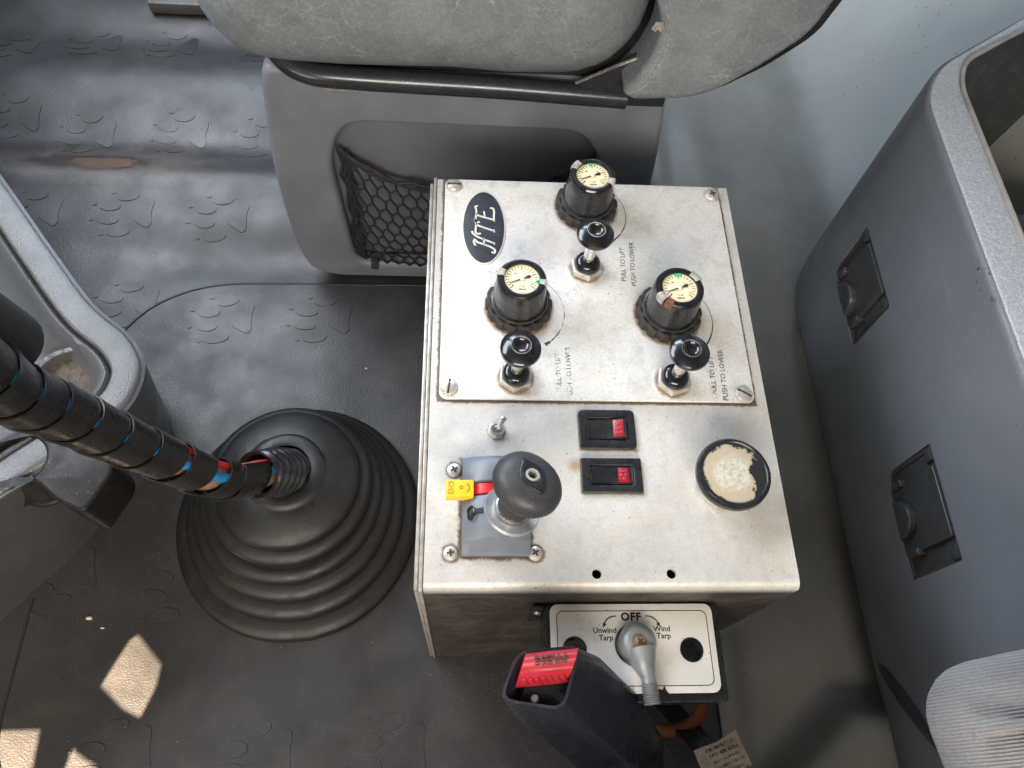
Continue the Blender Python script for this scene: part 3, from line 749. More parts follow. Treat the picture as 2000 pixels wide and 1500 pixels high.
# ---- big round push button
pb = obj('push_button', lathe([(.0155, .0130), (.0205, .0135), (.0236, .0150), (.0243, .0178), (.0240, .0212), (.0226, .0230), (.0212, .0232), (.0204, .0226), (.0202, .0222)], 64), 'black', cb, loc=(.1985, .0680, H+.004))
obj('cap', lathe([(.0204, .0221), (.0150, .0228), (.0080, .0232), (0, .0233)], 48), 'button_cap', pb, loc=(0, 0, 0))
obj('neck', lathe([(.0172, -.004), (.0172, .0040), (.0160, .0046), (.0160, .0140)], 48), 'chrome', pb, loc=(0, 0, 0))
obj('mounting_nut', plate([(.0200*math.cos(R(60*k+10)), .0200*math.sin(R(60*k+10))) for k in range(6)], [circ(0, 0, .016)], -.004, .0005, .0005, 1), 'nut', pb, loc=(0, 0, 0), smooth=30)
# ---- hand brake valve
bx0, bx1, by0, by1 = .0245, .0680, .0205, .0850
def arch(u, h0, h1): return H+h0+(h1-h0)*max(0, math.sin(PI*min(1, max(0, u))))**.75
def saddle(x0, x1, rows_, bev=None, n=18):
    "a moulding arched from side to side; rows_ = (y, shoulder height, crown height)"
    bm = BM(); R_ = []
    for (y, h0, h1) in rows_:
        R_.append([bm.verts.new((x0, y, H))]+[bm.verts.new((x0+(x1-x0)*(.5-.5*math.cos(PI*k/n)), y, arch(.5-.5*math.cos(PI*k/n), h0, h1))) for k in range(n+1)]+[bm.verts.new((x1, y, H))])
    for A, B in zip(R_, R_[1:]):
        for k in range(len(A)-1): bm.faces.new((A[k], A[k+1], B[k+1], B[k]))
    bm.faces.new(R_[0]); bm.faces.new(R_[-1]); return bm
hv = obj('hand_brake_valve', saddle(bx0, bx1, [(.0205, .001, .006), (.0212, .003, .0085), (.0262, .006, .0130), (.0272, .0072, .0152), (.0285, .0085, .0170), (.040, .0105, .0200), (.050, .0105, .0205), (.0548, .0100, .0195), (.0556, .0085, .0180)]), 'bluegrey', cb, smooth=38)
obj('rear_housing', saddle(bx0, bx1, [(.0640, .0085, .0180), (.0648, .0100, .0196), (.0770, .0105, .0204), (.0800, .0095, .0185), (.0808, .0070, .0150), (.0842, .0050, .0110), (.0850, .001, .006)]), 'bluegrey', hv, smooth=38)
obj('side_rail', saddle(bx1-.0085, bx1-.0004, [(.0550, .009, .013), (.0650, .009, .013)]), 'bluegrey', hv)
obj('gate_floor', saddle(bx0+.002, bx1-.002, [(.0535, .004, .010), (.0660, .004, .010)]), 'slot', hv)
obj('red_flag', saddle(.0290, .0545, [(.0562, .0100, .0170), (.0568, .0110, .0178), (.0630, .0110, .0178), (.0636, .0100, .0170)]), 'red', hv)
yt = obj('yellow_tag', box(.0140, .0318, .0535, .0648, H+.0105, H+.0190, bev=.0008, seg=2), 'yellow', hv)
b = BM()
for cy_ in (.0617, .0570):
    for q in range(8): add_box(b, .00185, .0023, -.0003, .0003, H+.0190, H+.01915, mtx=T_((.0174, cy_, 0)) @ rotz(2*PI*q/8))
    ribbon(b, [(.0174+.0013*math.cos(R(a)), cy_+.0013*math.sin(R(a))) for a in range(0, 361, 30)], .0003, H+.0190, .00015)
ribbon(b, [(.0262+.0028*math.cos(R(a)), .0593+.0028*math.sin(R(a))) for a in range(-70, 71, 14)], .00045, H+.0190, .00015)
ribbon(b, [(.0240+.0010*math.cos(R(a)), .0595+.0010*math.sin(R(a))) for a in range(0, 361, 30)], .0004, H+.0190, .00015)
obj('tag_print', b, 'ink', yt)
# slot in the housing
ring_ = [(.0300+.0030*math.cos(R(a))*.7, .0436+.0040*math.sin(R(a)), H+.0168+.0030*math.cos(R(a))*.75) for a in range(0, 361, 20)]
obj('gate_ring', tube(ring_, .0008, 8, False), 'black', hv)
obj('lever_gate', tube([(.0300, .0410, H+.0160), (.0302, .0436, H+.0166), (.0330, .0444, H+.0181), (.038, .0448, H+.0194), (.050, .0452, H+.0204)], [.0012, .0018, .0017, .0016, .0016], 10), 'ink', hv)
ax = (Vector((.0655, .0515, H+.067))-Vector((.0540, .0405, H+.0235))).normalized()
A0 = Vector((.0545, .0415, H+.0270))
mx = T_(A0) @ toward(ax)
obj('lever_plate', lathe([(0, -.002), (.0150, -.002), (.0172, -.0008), (.0178, .0010), (.0170, .0026), (.0150, .0022), (.0118, .0016), (0, .0016)], 56, mx), 'zinc', hv)
obj('lever_pin', lathe([(.0060, -.012), (.0070, -.002)], 24, mx), 'zinc', hv)
obj('lever_sleeve', lathe([(.0112, .0018), (.0116, .0030), (.0110, .0052), (.0100, .0056)], 40, mx), 'chrome', hv)
obj('lever_neck', lathe([(.0104, .0040), (.0106, .0090), (.0098, .0150), (.0100, .0190), (.0125, .0230)], 40, mx), 'charcoal', hv)
kb = obj('lever_knob', lathe([(.0100, .0175), (.0140, .0205), (.0188, .0245), (.0206, .0285), (.0206, .0330), (.0190, .0366), (.0156, .0392), (.0115, .0402), (.0050, .0404), (.0044, .0400), (.0044, .034), (0, .034)], 64, mx,
           lambda r, z, a: r*(1+.05*math.cos(2*a)) if r > .013 else r), 'charcoal', hv)
tp = plate(spl2([(.0125, 0), (.0035, .0072), (-.0035, .0072), (-.0125, 0), (-.0035, -.0072), (.0035, -.0072), (.0125, 0)], 5)[:-1], [circ(0, 0, .0044, 24)], .0394, .0412, .0006, 2)
tp.transform(mx @ rotz(R(-20))); obj('knob_inlay', tp, 'black', hv)
obj('knob_bush', lathe([(.0044, .0405), (.0041, .0416), (.0030, .0416), (.0027, .0405), (.0027, .036)], 28, mx), 'nut', hv)

# ================================================================ TARP SWITCH BOX
ts = empty('tarp_switch_box', (.139, -.001, .225), 'black switch box with white OFF plate on front of aluminium box', 'switch box')
PXY = (.0836, .1932, -.0575, -.0015); SZ = .270
xm, ym = (PXY[0]+PXY[1])/2, (PXY[2]+PXY[3])/2
hl = [circ(.0990, -.0300, .0072, 32), circ(.1764, -.0312, .0072, 32)]
obj('housing', plate(rrect(PXY[0]-.0035, PXY[1]+.0045, PXY[2]-.0055, PXY[3]-.0002, .003), hl, .262, SZ-.0016, .0008, 2), 'black', ts)
bsk = BM(); add_box(bsk, .0805, .0832, -.060, -.0022, .232, .2618); add_box(bsk, .1936, .1966, -.060, -.0022, .232, .2618); add_box(bsk, .0805, .1966, -.0625, -.0602, .244, .2625)
obj('housing_skirt', bsk, 'black', ts)
obj('mounting_tab', box(.0725, .0800, -.0045, -.0018, .225, .2690, bev=.0006), 'black', ts)
obj('tab_bolt', lathe([(0, .0015), (.0022, .0012), (.0026, 0)], 16, T_((.0765, -.0048, .258)) @ Matrix.Rotation(PI/2, 4, 'X')), 'screw', ts)
torn = spl2([(.1500, PXY[2]+.0015), (.1560, PXY[2]+.0030), (.1590, PXY[2]+.0075), (.1615, PXY[2]+.0035), (.1640, PXY[2]+.0010)], 3)
ol = rrect(*PXY, .0055)
ol2 = [p for p in ol]
torn_o = [(.1450, PXY[2]), (.1460, PXY[2]+.0020), (.1490, PXY[2]+.0008), (.1520, PXY[2]+.0030), (.1545, PXY[2]+.0022), (.1560, PXY[2]+.0052), (.1572, PXY[2]+.0018), (.1588, PXY[2])]
# insert the tear into the near edge of the plate (outline runs counter-clockwise; near edge lies between arcs 3 and 4)
ol2 = ol[:21] + torn_o + ol[21:]
obj('face_plate', plate(ol2, hl, SZ-.0015, SZ, .0002, 1), 'white_plate', ts)
def ring_line(loop, wd, z):
    b = BM(); ribbon(b, loop+[loop[0], loop[1]], wd, z, .00008); return b
obj('border_line', ring_line(rrect(PXY[0]+.0045, PXY[1]-.0042, PXY[2]+.0045, PXY[3]-.0045, .0042), .00055, SZ), 'ink', ts)
Z1 = SZ+.00005
obj('printed_text', text('OFF', .0072, T_((.1378, -.0101, Z1)), .00005, .00026, 'CENTER', 1.12), 'ink', ts)
obj('printed_text', merge(text('Unwind', .0050, T_((.1196, -.0186, Z1)), .00005, .00010), text('Tarp', .0050, T_((.1202, -.0233, Z1)), .00005, .00010)), 'ink', ts)
obj('printed_text', merge(text('Wind', .0050, T_((.1580, -.0178, Z1)), .00005, .00010), text('Tarp', .0050, T_((.1588, -.0223, Z1)), .00005, .00010)), 'ink', ts)
for sg in (-1, 1):
    b = BM(); c0 = .1378; P = spl2([(c0+sg*.0098, -.0094), (c0+sg*.0135, -.0098), (c0+sg*.0165, -.0118), (c0+sg*.0183, -.0146)], 5)
    ribbon(b, P, .0008, Z1, .00008); e = P[-1]; ribbon(b, [(e[0]-sg*.0006, e[1]+.0006), (e[0]+sg*.0010, e[1]-.0020)], [.0026, .0002], Z1, .00008)
    obj('printed_arrow', b, 'ink', ts)
hr = lathe([(.0073, -.0012), (.0078, .0004), (.0070, .0006), (.0066, -.003), (.0066, -.012)], 36)
for (hx, hy) in ((.0990, -.0300), (.1764, -.0312)):
    me_b = hr.copy(); bmesh.ops.translate(me_b, vec=(hx, hy, SZ), verts=me_b.verts); obj('hole_grommet', me_b, 'black', ts)
hr.free()
# zinc lever knob with a threaded arm
PV = Vector((.1398, -.0272, SZ))
lv = obj('switch_lever', lathe([(.0122, .0010), (.0124, .0045), (.0119, .0075), (.0100, .0102), (.0072, .0116), (.0050, .0118), (.0046, .0112), (0, .0112)], 48, T_(PV), lambda r, z, a: r*(1+.10*max(0, math.cos(a-R(100)))**8)), 'zinc', ts)
obj('lever_shadow_base', lathe([(.0130, 0), (.0133, .0016), (.0118, .0022)], 40, T_(PV+Vector((-.0012, -.0008, 0)))), 'black', ts)  # black disc set off to one side as the knob's shadow
arm = smooth_path([PV+Vector((.0012, -.004, .0058)), PV+Vector((.0024, -.0130, .0066)), PV+Vector((.0036, -.0190, .0074)), PV+Vector((.0046, -.0262, .0080))], 6)
obj('lever_arm', tube(arm, [.0100-.0053*min(1, (k/(len(arm)-1))*1.25) for k in range(len(arm))], 20), 'zinc', ts)
th = []; tr = []
for k in range(60):
    th.append(PV+Vector((.0043+.0010*k/59, -.0250-.0125*k/59, .0080))); tr.append(.0050+.0005*math.sin(k*2*PI/6))
obj('threaded_end', tube(th, tr, 20), 'zinc', ts)
obj('lever_screw', lathe([(.0040, .0108), (.0040, .0122), (.0028, .0130), (0, .0132)], 24, T_(PV)), 'rod', ts)
b = BM(); add_box(b, -.0020, .0020, -.0005, .0005, .0124, .01335, mtx=T_(PV) @ rotz(.7)); add_box(b, -.0005, .0005, -.0020, .0020, .0124, .01340, mtx=T_(PV) @ rotz(.7))
obj('drive_slot', b, 'slot', ts)

# ================================================================ GEAR LEVER
gl = empty('gear_lever', (-.145, .137, 0), 'gear lever in black spiral wrap rising from a ribbed rubber boot', 'gear lever')
def boot():
    bm = BM(); seg = 96
    prof = [(.1235, .001), (.1238, .0045), (.1215, .0075), (.1150, .0100)]
    for (r1, z1) in ((.1095, .0120), (.0985, .0315), (.0885, .0510), (.0790, .0695)):
        prof += [(r1-.0022, z1-.0010), (r1-.0012, z1+.0015), (r1, z1+.0070), (r1+.0004, z1+.0110), (r1-.0008, z1+.0138), (r1-.0036, z1+.0160), (r1-.0080, z1+.0178)]
    prof += [(.0690, .0875), (.0686, .0900), (.0682, .0925), (.0660, .0950), (.0600, .0985), (.0480, .1030), (.0400, .1050), (.0375, .1052), (.0368, .1064), (.0340, .1075), (.0265, .1088), (.0240, .1080)]
    tilt = lambda z: Vector((.004*z/.11, .016*z/.11, z))
    rings = []
    for (r, z) in prof:
        c = Vector((-.145, .137, 0))+tilt(z); ring = []
        for i in range(seg):
            a = 2*PI*i/seg; d = abs(((a-R(-78)+PI) % (2*PI))-PI); rr = r*(1+.010*math.exp(-(d/.03)**2))
            wob = 1+.008*noise.noise((math.cos(a)*1.6, math.sin(a)*1.6, z*40)); ring.append(bm.verts.new(c+Vector((rr*wob*math.cos(a), rr*wob*math.sin(a), .002*math.cos(a-1.0)*(r/.12)))))
        rings.append(ring)
    for A, B in zip(rings, rings[1:]):
        for i in range(seg): bm.faces.new((A[i], A[(i+1) % seg], B[(i+1) % seg], B[i]))
    return bm
obj('boot', boot(), 'boot', gl, smooth=60)
LP = smooth_path([(-.139, .154, .095), (-.149, .139, .137), (-.170, .1135, .190), (-.1915, .1035, .265), (-.2015, .0945, .330), (-.2035, .0835, .390), (-.200, .0725, .430), (-.190, .062, .475), (-.180, .050, .520)], 14)
# arc length
AL = [0]
for a, b in zip(LP, LP[1:]): AL.append(AL[-1]+(b-a).length)
FR = frames(LP)
def at_len(s):
    s = max(0, min(AL[-1]-1e-6, s))
    for i in range(len(AL)-1):
        if AL[i+1] >= s:
            t = (s-AL[i])/(AL[i+1]-AL[i]); p = FR[i][0].lerp(FR[i+1][0], t); tt = FR[i][1].lerp(FR[i+1][1], t).normalized()
            n = FR[i][2].lerp(FR[i+1][2], t); n = (n-tt*n.dot(tt)).normalized(); return p, tt, n, tt.cross(n)
obj('lever_rod', tube([at_len(.005*k)[0] for k in range(int(AL[-1]/.005))], .0122, 20), 'rod', gl)
# ribbed sleeve where the lever leaves the boot
ps, rs = [], []
for k in range(90):
    s = .002+.060*k/89; ps.append(at_len(s)[0]); rs.append(.0220-.0030*k/89+.0020*math.sin(2*PI*k/14.5))
obj('ribbed_sleeve', tube(ps, rs, 36, caps=False), 'black', gl, smooth=60)
# the direction in the tube's frame that faces up towards the driver
def side_dir(p, t, vec):
    v = Vector(vec); v = (v-t*v.dot(t)).normalized(); return v
for (mm, nm_, off) in (('blue', 'air_line', (.35, -.25, 1)), ('redline', 'air_line', (.75, .9, .9))):
    pts = []
    for k in range(int(AL[-1]/.006)):
        p, t, n, b = at_len(.006*k); pts.append(p+side_dir(p, t, off)*.0124)
    obj(nm_, tube(pts[8:], .0036 if mm == 'blue' else .0030, 12), mm, gl)
def wrap():
    bm = BM(); pitch = .038; s0 = .058; turns = (AL[-1]-s0-.03)/pitch; N = int(turns*40); prev = None
    for k in range(N):
        th_ = 2*PI*k/40; s = s0+pitch*k/40
        gap = .012+.46*gs(s, .096, .018)+.13*gs(s, .142, .010)+.02*math.sin(k*.017)+.012*math.sin(k*.11)
        wd = pitch*(1-max(.03, gap))
        row = []
        for (u, rr) in ((0, .0162), (wd*.5, .0168), (wd, .0177), (wd, .0166), (wd*.5, .0158), (0, .0153)):
            p, t, n, b = at_len(s+u); row.append(bm.verts.new(p+rr*(math.cos(-th_)*n+math.sin(-th_)*b)))
        if prev:
            for i in range(6): bm.faces.new((prev[i], prev[(i+1) % 6], row[(i+1) % 6], row[i]))
        else: bm.faces.new(row)
        prev = row
    bm.faces.new(prev[::-1]); return bm
obj('spiral_wrap', wrap(), 'wrap', gl, smooth=50)
obj('lever_grip', tube(smooth_path([(-.2150, .104, .425), (-.2130, .098, .455), (-.2060, .086, .500), (-.198, .072, .545)], 6), .019, 24), 'charcoal', gl)

# ================================================================ DASH CONSOLE (left)
dc = empty('dash_console', (-.45, .25, 0), 'worn grey plastic dash console with open tray and cup holder', 'console')
topo = [(-.62, .66), (-.406, .399), (-.337, .314), (-.292, .261), (-.257, .232), (-.239, .207), (-.236, .184), (-.243, .161), (-.262, .140), (-.288, .116), (-.318, .088), (-.42, -.015), (-.62, -.20)]
boto = [(-.72, .68), (-.50, .46), (-.415, .38), (-.365, .335), (-.330, .300), (-.306, .263), (-.292, .232), (-.294, .208), (-.315, .178), (-.340, .143), (-.378, .086), (-.475, -.02), (-.68, -.22)]
ZT = .22
def densify(a, n=6): return spl2(a, n)
tD = densify(topo); bD = densify(boto)
def dash_body():
    bm = BM(); rows = []
    spec = [(1.0, -.004, 0), (.93, .02, 0), (.5, .11, 0), (.10, .200, 0), (.03, .213, 0), (.0, .2185, 0), (0, .2200, .003)]
    for (k, z, inn) in spec:
        row = []
        for i, (p, q) in enumerate(zip(tD, bD)):
            v = Vector(p).lerp(Vector(q), k)
            if inn:
                t = Vector(tD[min(i+1, len(tD)-1)])-Vector(tD[max(i-1, 0)]); nrm = Vector((t.y, -t.x)).normalized(); 
                v = v+nrm*inn
            row.append(bm.verts.new((v.x, v.y, z)))
        rows.append(row)
    for A, B in zip(rows, rows[1:]):
        for i in range(len(A)-1): bm.faces.new((A[i], A[i+1], B[i+1], B[i]))
    return bm, rows[-1]
def inset_line(line, d):
    out = []
    for i, p in enumerate(line):
        t = Vector(line[min(i+1, len(line)-1)])-Vector(line[max(i-1, 0)]); n_ = Vector((t.y, -t.x)).normalized(); out.append(Vector(p)+n_*d)
    return out
bm, _ = dash_body(); obj('side_wall', bm, 'grey_dash', dc, smooth=50)
def strip(line, specs):
    bm = BM(); rows = []
    for (d, z) in specs: rows.append([bm.verts.new((p.x, p.y, z)) for p in inset_line(line, d)])
    for A, B in zip(rows, rows[1:]):
        for i in range(len(A)-1): bm.faces.new((A[i], A[i+1], B[i+1], B[i]))
    return bm
nose = tD[:len(tD)*8//12]
far = tD
obj('top_rim', strip(tD, [(.0028, .2202), (.0038, .2214), (.0056, .2221), (.0085, .2223), (.0150, .2224), (.0235, .2223), (.0250, .2217), (.0260, .2200), (.0262, .208)]), 'grey_dash', dc, smooth=50)
# tray liner inside the rim: rises again then falls to a basin
trayline = [tuple(p) for p in inset_line(tD, .0282)]
bm = BM(); rows = []
ctr = Vector((-.39, .19))
for (k, z) in [(0, .207), (0, .2185), (.02, .2205), (.06, .2195), (.12, .208), (.22, .196), (.45, .188), (.8, .186), (1.0, .186)]:
    rows.append([bm.verts.new((*(Vector(p).lerp(ctr+(Vector(p)-ctr)*.08, k)), z)) for p in trayline])
for A, B in zip(rows, rows[1:]):
    for i in range(len(A)-1): bm.faces.new((A[i], A[i+1], B[i+1], B[i]))
obj('tray', bm, 'grey_dash', dc, smooth=50)
# round well with a dirty bottom
obj('cup_well', lathe([(.036, .2030), (.0345, .2075), (.0325, .2085), (.0305, .2070), (.0295, .2020), (.0285, .1960)], 48, T_((-.2995, .1905, 0))), 'grey_dash', dc)
obj('well_bottom', lathe([(.029, .1985), (0, .1980)], 32, T_((-.2995, .1905, 0))), 'grit', dc)
# black cup holder hanging on the near side
ch = plate(round_poly([(-.45, .125), (-.345, .128), (-.300, .142), (-.262, .136), (-.238, .112), (-.254, .0745), (-.275, .083), (-.296, .1000), (-.315, .098), (-.45, .03)], [.002, .01, .02, .02, .012, .006, .01, .012, .012, .002]), [circ(-.312, .1165, .0195, 36)], .176, .2245, .003, 3)
obj('cup_holder', ch, 'dash_black', dc)
obj('cup_holder_floor', lathe([(.0215, .180), (.012, .1795), (.010, .1805), (.0085, .1795), (0, .1795)], 40, T_((-.312, .1165, 0))), 'dash_dark', dc)
obj('edge_trim', tube(smooth_path([(-.300, .1035, .2195), (-.318, .0880, .2203), (-.345, .0610, .2208), (-.42, -.016, .2205)], 5), .0014, 10), 'sill', dc)
obj('unseen_dash_block', box(-1.10, -.74, .62, 1.45, .30, .66, bev=.03, seg=4), 'dash_dark', dc)  # unseen dashboard block, cut short so it shades only the far corner
obj('dash_seam', tube([(p.x, p.y, .2140) for p in inset_line(tD, .0271)], .0011, 8), 'slot', dc)

# ================================================================ PASSENGER SEAT
ps_ = empty('passenger_seat', (.024, .60, 0), 'cracked grey leather passenger seat on plastic base with net pocket', 'seat')
YF = .445
half = [(-.1545, .313), (-.160, .286), (-.1695, .209), (-.173, .133), (-.172, .062), (-.164, .016), (-.135, .001)]
ol = half + [(.048-x, z) for x, z in half[::-1]]
ol = round_poly(ol, [.01, .05, .05, .05, .05, .03, .03]*1+[.03, .03, .05, .05, .05, .05, .01], 4)
rec = round_poly([(-.093, .252), (.133, .250), (.158, .215), (.158, .030), (-.106, .030), (-.110, .12), (-.1125, .200)], [.05, .05, .05, .02, .02, .05, .05], 8)
obj('base_panel', upright(plate(ol, [rec], -.020, 0, .007, 4), YF), 'base_grey', ps_)
b = upright(plate(ol, [], -.27, -.0225, .0, 0), YF); obj('base_body', b, 'base_grey', ps_)
obj('pocket_back', upright(plate([(x*1.02-.0005, z) for x, z in rec], [], -.0222, -.0195, 0), YF), 'recess_grey', ps_)
# lower lip of the panel
def net():
    bm = BM(); P0 = {}
    def surf(u, v):      # u along x, v down from the elastic rim
        x = -.103+.256*u; top = .163+.045*abs(u*2-1)**3.0; zb = .030
        z = top+(zb-top)*v; dep = YF-.001+.020*math.sin(PI*min(1, max(0, u)))*0-.010*math.sin(PI*v)*math.sin(PI*u)**.5 + .010*(abs(u*2-1)**4)
        j_ = noise.noise_vector((x*60, z*60, 2.0)); return Vector((x+.0022*j_.x, dep+.001*j_.y, z+.0022*j_.z))
    nu, nv = 19, 9
    def pt(i, j, du, dv): return surf(min(1, max(0, (i+du)/nu)), min(1, max(0, (j+dv)/nv)))
    r = .0014
    for j in range(nv):
        for i in range(nu):
            o = .5 if j % 2 else 0
            a = pt(i, j, o, .0); b_ = pt(i, j, o, .55); c1 = pt(i, j, o+.5, 1.0); c0 = pt(i, j, o-.5, 1.0)
            add_tube(bm, [a, b_], r, 5, False)
            if j < nv-1 or 1:
                add_tube(bm, [b_, c1], r, 5, False); add_tube(bm, [b_, c0], r, 5, False)
    return bm, surf
bm, surf = net(); nt = obj('pocket_net', bm, 'net', ps_)
b = BM()
for q in range(4):
    add_tube(b, [surf(k/40, 0)+Vector((0, .001*math.sin(k*1.9+q*2), .0026*math.sin(k*.8+q*1.7)+.0012*q)) for k in range(41)], .0019, 6)
obj('net_elastic', b, 'net', ps_)
b = BM()
for q in range(3): add_tube(b, [surf(.0, k/20)+Vector((.004*q+.0015*math.sin(k*1.2+q), -.001, 0)) for k in range(21)], .0018, 6)
obj('net_side_cord', b, 'net', ps_)
obj('net_hook', box(-.088, -.080, YF-.006, YF+.004, .026, .038, bev=.001), 'charcoal', ps_)
# cushion
def cushion(x0, x1, y0, y1, z0, z1, r, name, mat):
    bm = BM(); bmesh.ops.create_cube(bm, size=1)
    bmesh.ops.transform(bm, matrix=T_(((x0+x1)/2, (y0+y1)/2, (z0+z1)/2)) @ Matrix.Diagonal((x1-x0, y1-y0, z1-z0, 1)), verts=bm.verts)
    bmesh.ops.bevel(bm, geom=list(bm.edges), offset=r, segments=7, affect='EDGES', profile=.5)
    bmesh.ops.triangulate(bm, faces=[f for f in bm.faces if len(f.verts) > 4])
    bmesh.ops.subdivide_edges(bm, edges=[e for e in bm.edges if e.calc_length() > .03], cuts=4, use_grid_fill=True)
    for v in bm.verts:
        n_ = noise.noise(v.co*14)*.0030+noise.noise(v.co*34)*.0012; v.co += (v.co-Vector(((x0+x1)/2, (y0+y1)/2, (z0+z1)/2))).normalized()*n_
    return obj(name, bm, mat, ps_, smooth=80)
cushion(-.196, .172, .402, .92, .319, .475, .070, 'cushion', 'leather')
# tube along the front of the seat pan
obj('frame_tube', tube(smooth_path([(-.150, .475, .338), (-.138, .450, .326), (-.115, .4365, .3175), (-.07, .433, .3155), (.05, .433, .3120), (.165, .433, .3060)], 8), .0098, 20), 'tube', ps_)
obj('weld_bracket', box(-.102, -.062, .4345, .446, .2985, .3065, bev=.002), 'alu_edge', ps_)
obj('seat_pan', box(-.13, .20, .450, .86, .310, .335, bev=.004), 'net', ps_)
tri = upright(plate([(.118, .322), (.200, .380), (.200, .300), (.160, .300)], [], -.003, 0, .0006, 1), .4295); obj('hinge_plate', tri, 'tube', ps_)
obj('hinge_edge', tube([(.1175, .428, .3245), (.150, .427, .345), (.196, .426, .372)], .0016, 8), 'chrome', ps_)
# backrest side: a hanging leather panel
fl = [(.150, .62), (.1555, .44), (.172, .402), (.172, .378), (.164, .352), (.153, .335), (.1655, .329), (.222, .334), (.258, .365), (.290, .402), (.296, .434), (.36, .62)]
flap = upright(plate(round_poly(fl, [.005, .01, .02, .02, .02, .008, .012, .03, .03, .015, .02, .005], 5), [], -.05, 0, .010, 4), .400)
obj('backrest_panel', flap, 'leather', ps_)
trimo = [(.21, .345), (.240, .318), (.278, .347), (.308, .380), (.318, .42), (.385, .62), (.21, .62)]
obj('backrest_trim', upright(plate(round_poly(trimo, .012, 4), [], -.05, 0, .006, 3), .428), 'black', ps_)
bm = BM(); add_box(bm, .175, .300, .452, .92, .36, 1.05, bev=.03, seg=4)
for v in bm.verts: v.co.x += (v.co.z-.36)*.22
obj('backrest', bm, 'leather', ps_)
b = BM()
seamp = smooth_path([(.1605, 0, .44), (.1775, 0, .402), (.1775, 0, .377), (.169, 0, .351), (.1625, 0, .342)], 10)
for k in range(0, len(seamp)-1, 1):
    if k % 2 == 0: add_tube(b, [Vector((seamp[k].x, .3992, seamp[k].z)), Vector((seamp[k+1].x, .3992, seamp[k+1].z))], .0004, 5)
obj('stitching', b, 'grubby_white', ps_)
b = BM()
for k in range(7): add_tube(b, [(.1655+.0008*k, .3995, .4085), (.163+.0014*k, .3975, .4035-.001*(k % 3))], .0004, 5)
obj('torn_foam', b, 'paper', ps_)

# ================================================================ STORAGE CONSOLE (right)
sc = empty('storage_console', (.55, .15, 0), 'tall grey plastic storage bin with two recessed black latches', 'storage bin')
X0 = .42; ZC = .334
plan = [(X0, -.30), (.75, -.30), (.75, .66), (.552, .533), (.443, .4575), (X0, .417)]
opening = [(.4575, -.26), (.71, -.26), (.71, .60), (.545, .511), (.470, .4615), (.4575, .43)]
pl = round_poly(plan, [.01, .01, .01, .2, .03, .028], 8); op = round_poly(opening, [.01, .01, .01, .1, .02, .02], 8)
def console_shell():
    bm = BM(); n = len(pl); rows = []
    cxy = Vector((.6, .15))
    def off(line, d):
        out = []
        for i, p in enumerate(line):
            t = Vector(line[(i+1) % len(line)])-Vector(line[i-1]); n_ = Vector((-t.y, t.x)).normalized(); out.append(Vector(p)+n_*d)
        return out
    for (d, z) in [(.045, .004), (.024, .010), (.010, .022), (.003, .042), (0, .075), (0, ZC-.008), (.0006, ZC-.004), (.0020, ZC-.0012), (.0045, ZC)]:
        rows.append([bm.verts.new((p.x, p.y, z)) for p in off(pl, d)])
    for A, B in zip(rows, rows[1:]):
        for i in range(n): bm.faces.new((A[i], A[(i+1) % n], B[(i+1) % n], B[i]))
    return bm
LT = [(.279, .373), (.042, .1415)]; LZ = (.137, .212)
shell = obj('bin_shell', console_shell(), 'console', sc, smooth=50)
# latch openings cut through the face
cutb = BM()
for (a, b_) in LT:
    q = plate(round_poly([(a, LZ[0]), (a, LZ[1]), (b_, LZ[1]+.001), (b_-.001, LZ[0]+.004)], [.003, .003, .003, .012], 5), [], -.05, .05)
    for v in q.verts: v.co = Vector((X0+v.co.z, v.co.x, v.co.y))
    merge(cutb, q)
# the shell is open, so cut it as a surface: delete nothing, use a solid wall instead
cut = obj('cut', cutb, 'slot')
md = shell.modifiers.new('s', 'SOLIDIFY'); md.thickness = .006; md.offset = -1
md = shell.modifiers.new('b', 'BOOLEAN'); md.object = cut; md.operation = 'DIFFERENCE'; md.solver = 'EXACT'
bpy.context.view_layer.update()
nm = bpy.data.meshes.new_from_object(shell.evaluated_get(bpy.context.evaluated_depsgraph_get()))
shell.modifiers.clear(); shell.data = nm; finish(nm, 40); nm.materials.clear(); nm.materials.append(M['console'])
bpy.data.objects.remove(cut)
# top rim: a textured band round the opening
def off2(line, d):
    out = []
    for i, p in enumerate(line):
        t = Vector(line[(i+1) % len(line)])-Vector(line[i-1]); n_ = Vector((-t.y, t.x)).normalized(); out.append(tuple(Vector(p)+n_*d))
    return out
obj('top_rim', plate(off2(pl, .0040), [op], ZC-.006, ZC+.0012, .0016, 3), 'console_rim', sc)
lip = BM(); add_tube(lip, [(*p, ZC+.0022) for p in op+[op[0]]], .0022, 10); obj('opening_lip', lip, 'lip', sc)
def inner():
    bm = BM(); rows = []
    for (d, z) in [(-.0005, ZC+.0015), (.004, ZC-.03), (.008, .20), (.012, .12)]: rows.append([bm.verts.new((*p, z)) for p in off2(op, d)])
    n = len(op)
    for A, B in zip(rows, rows[1:]):
        for i in range(n): bm.faces.new((A[i], A[(i+1) % n], B[(i+1) % n], B[i]))
    bm.faces.new(rows[-1]); return bm
obj('bin_liner', inner(), 'console_in', sc)
obj('bin_divider', box(.475, .70, .335, .345, .12, .27, bev=.003), 'console_in', sc)
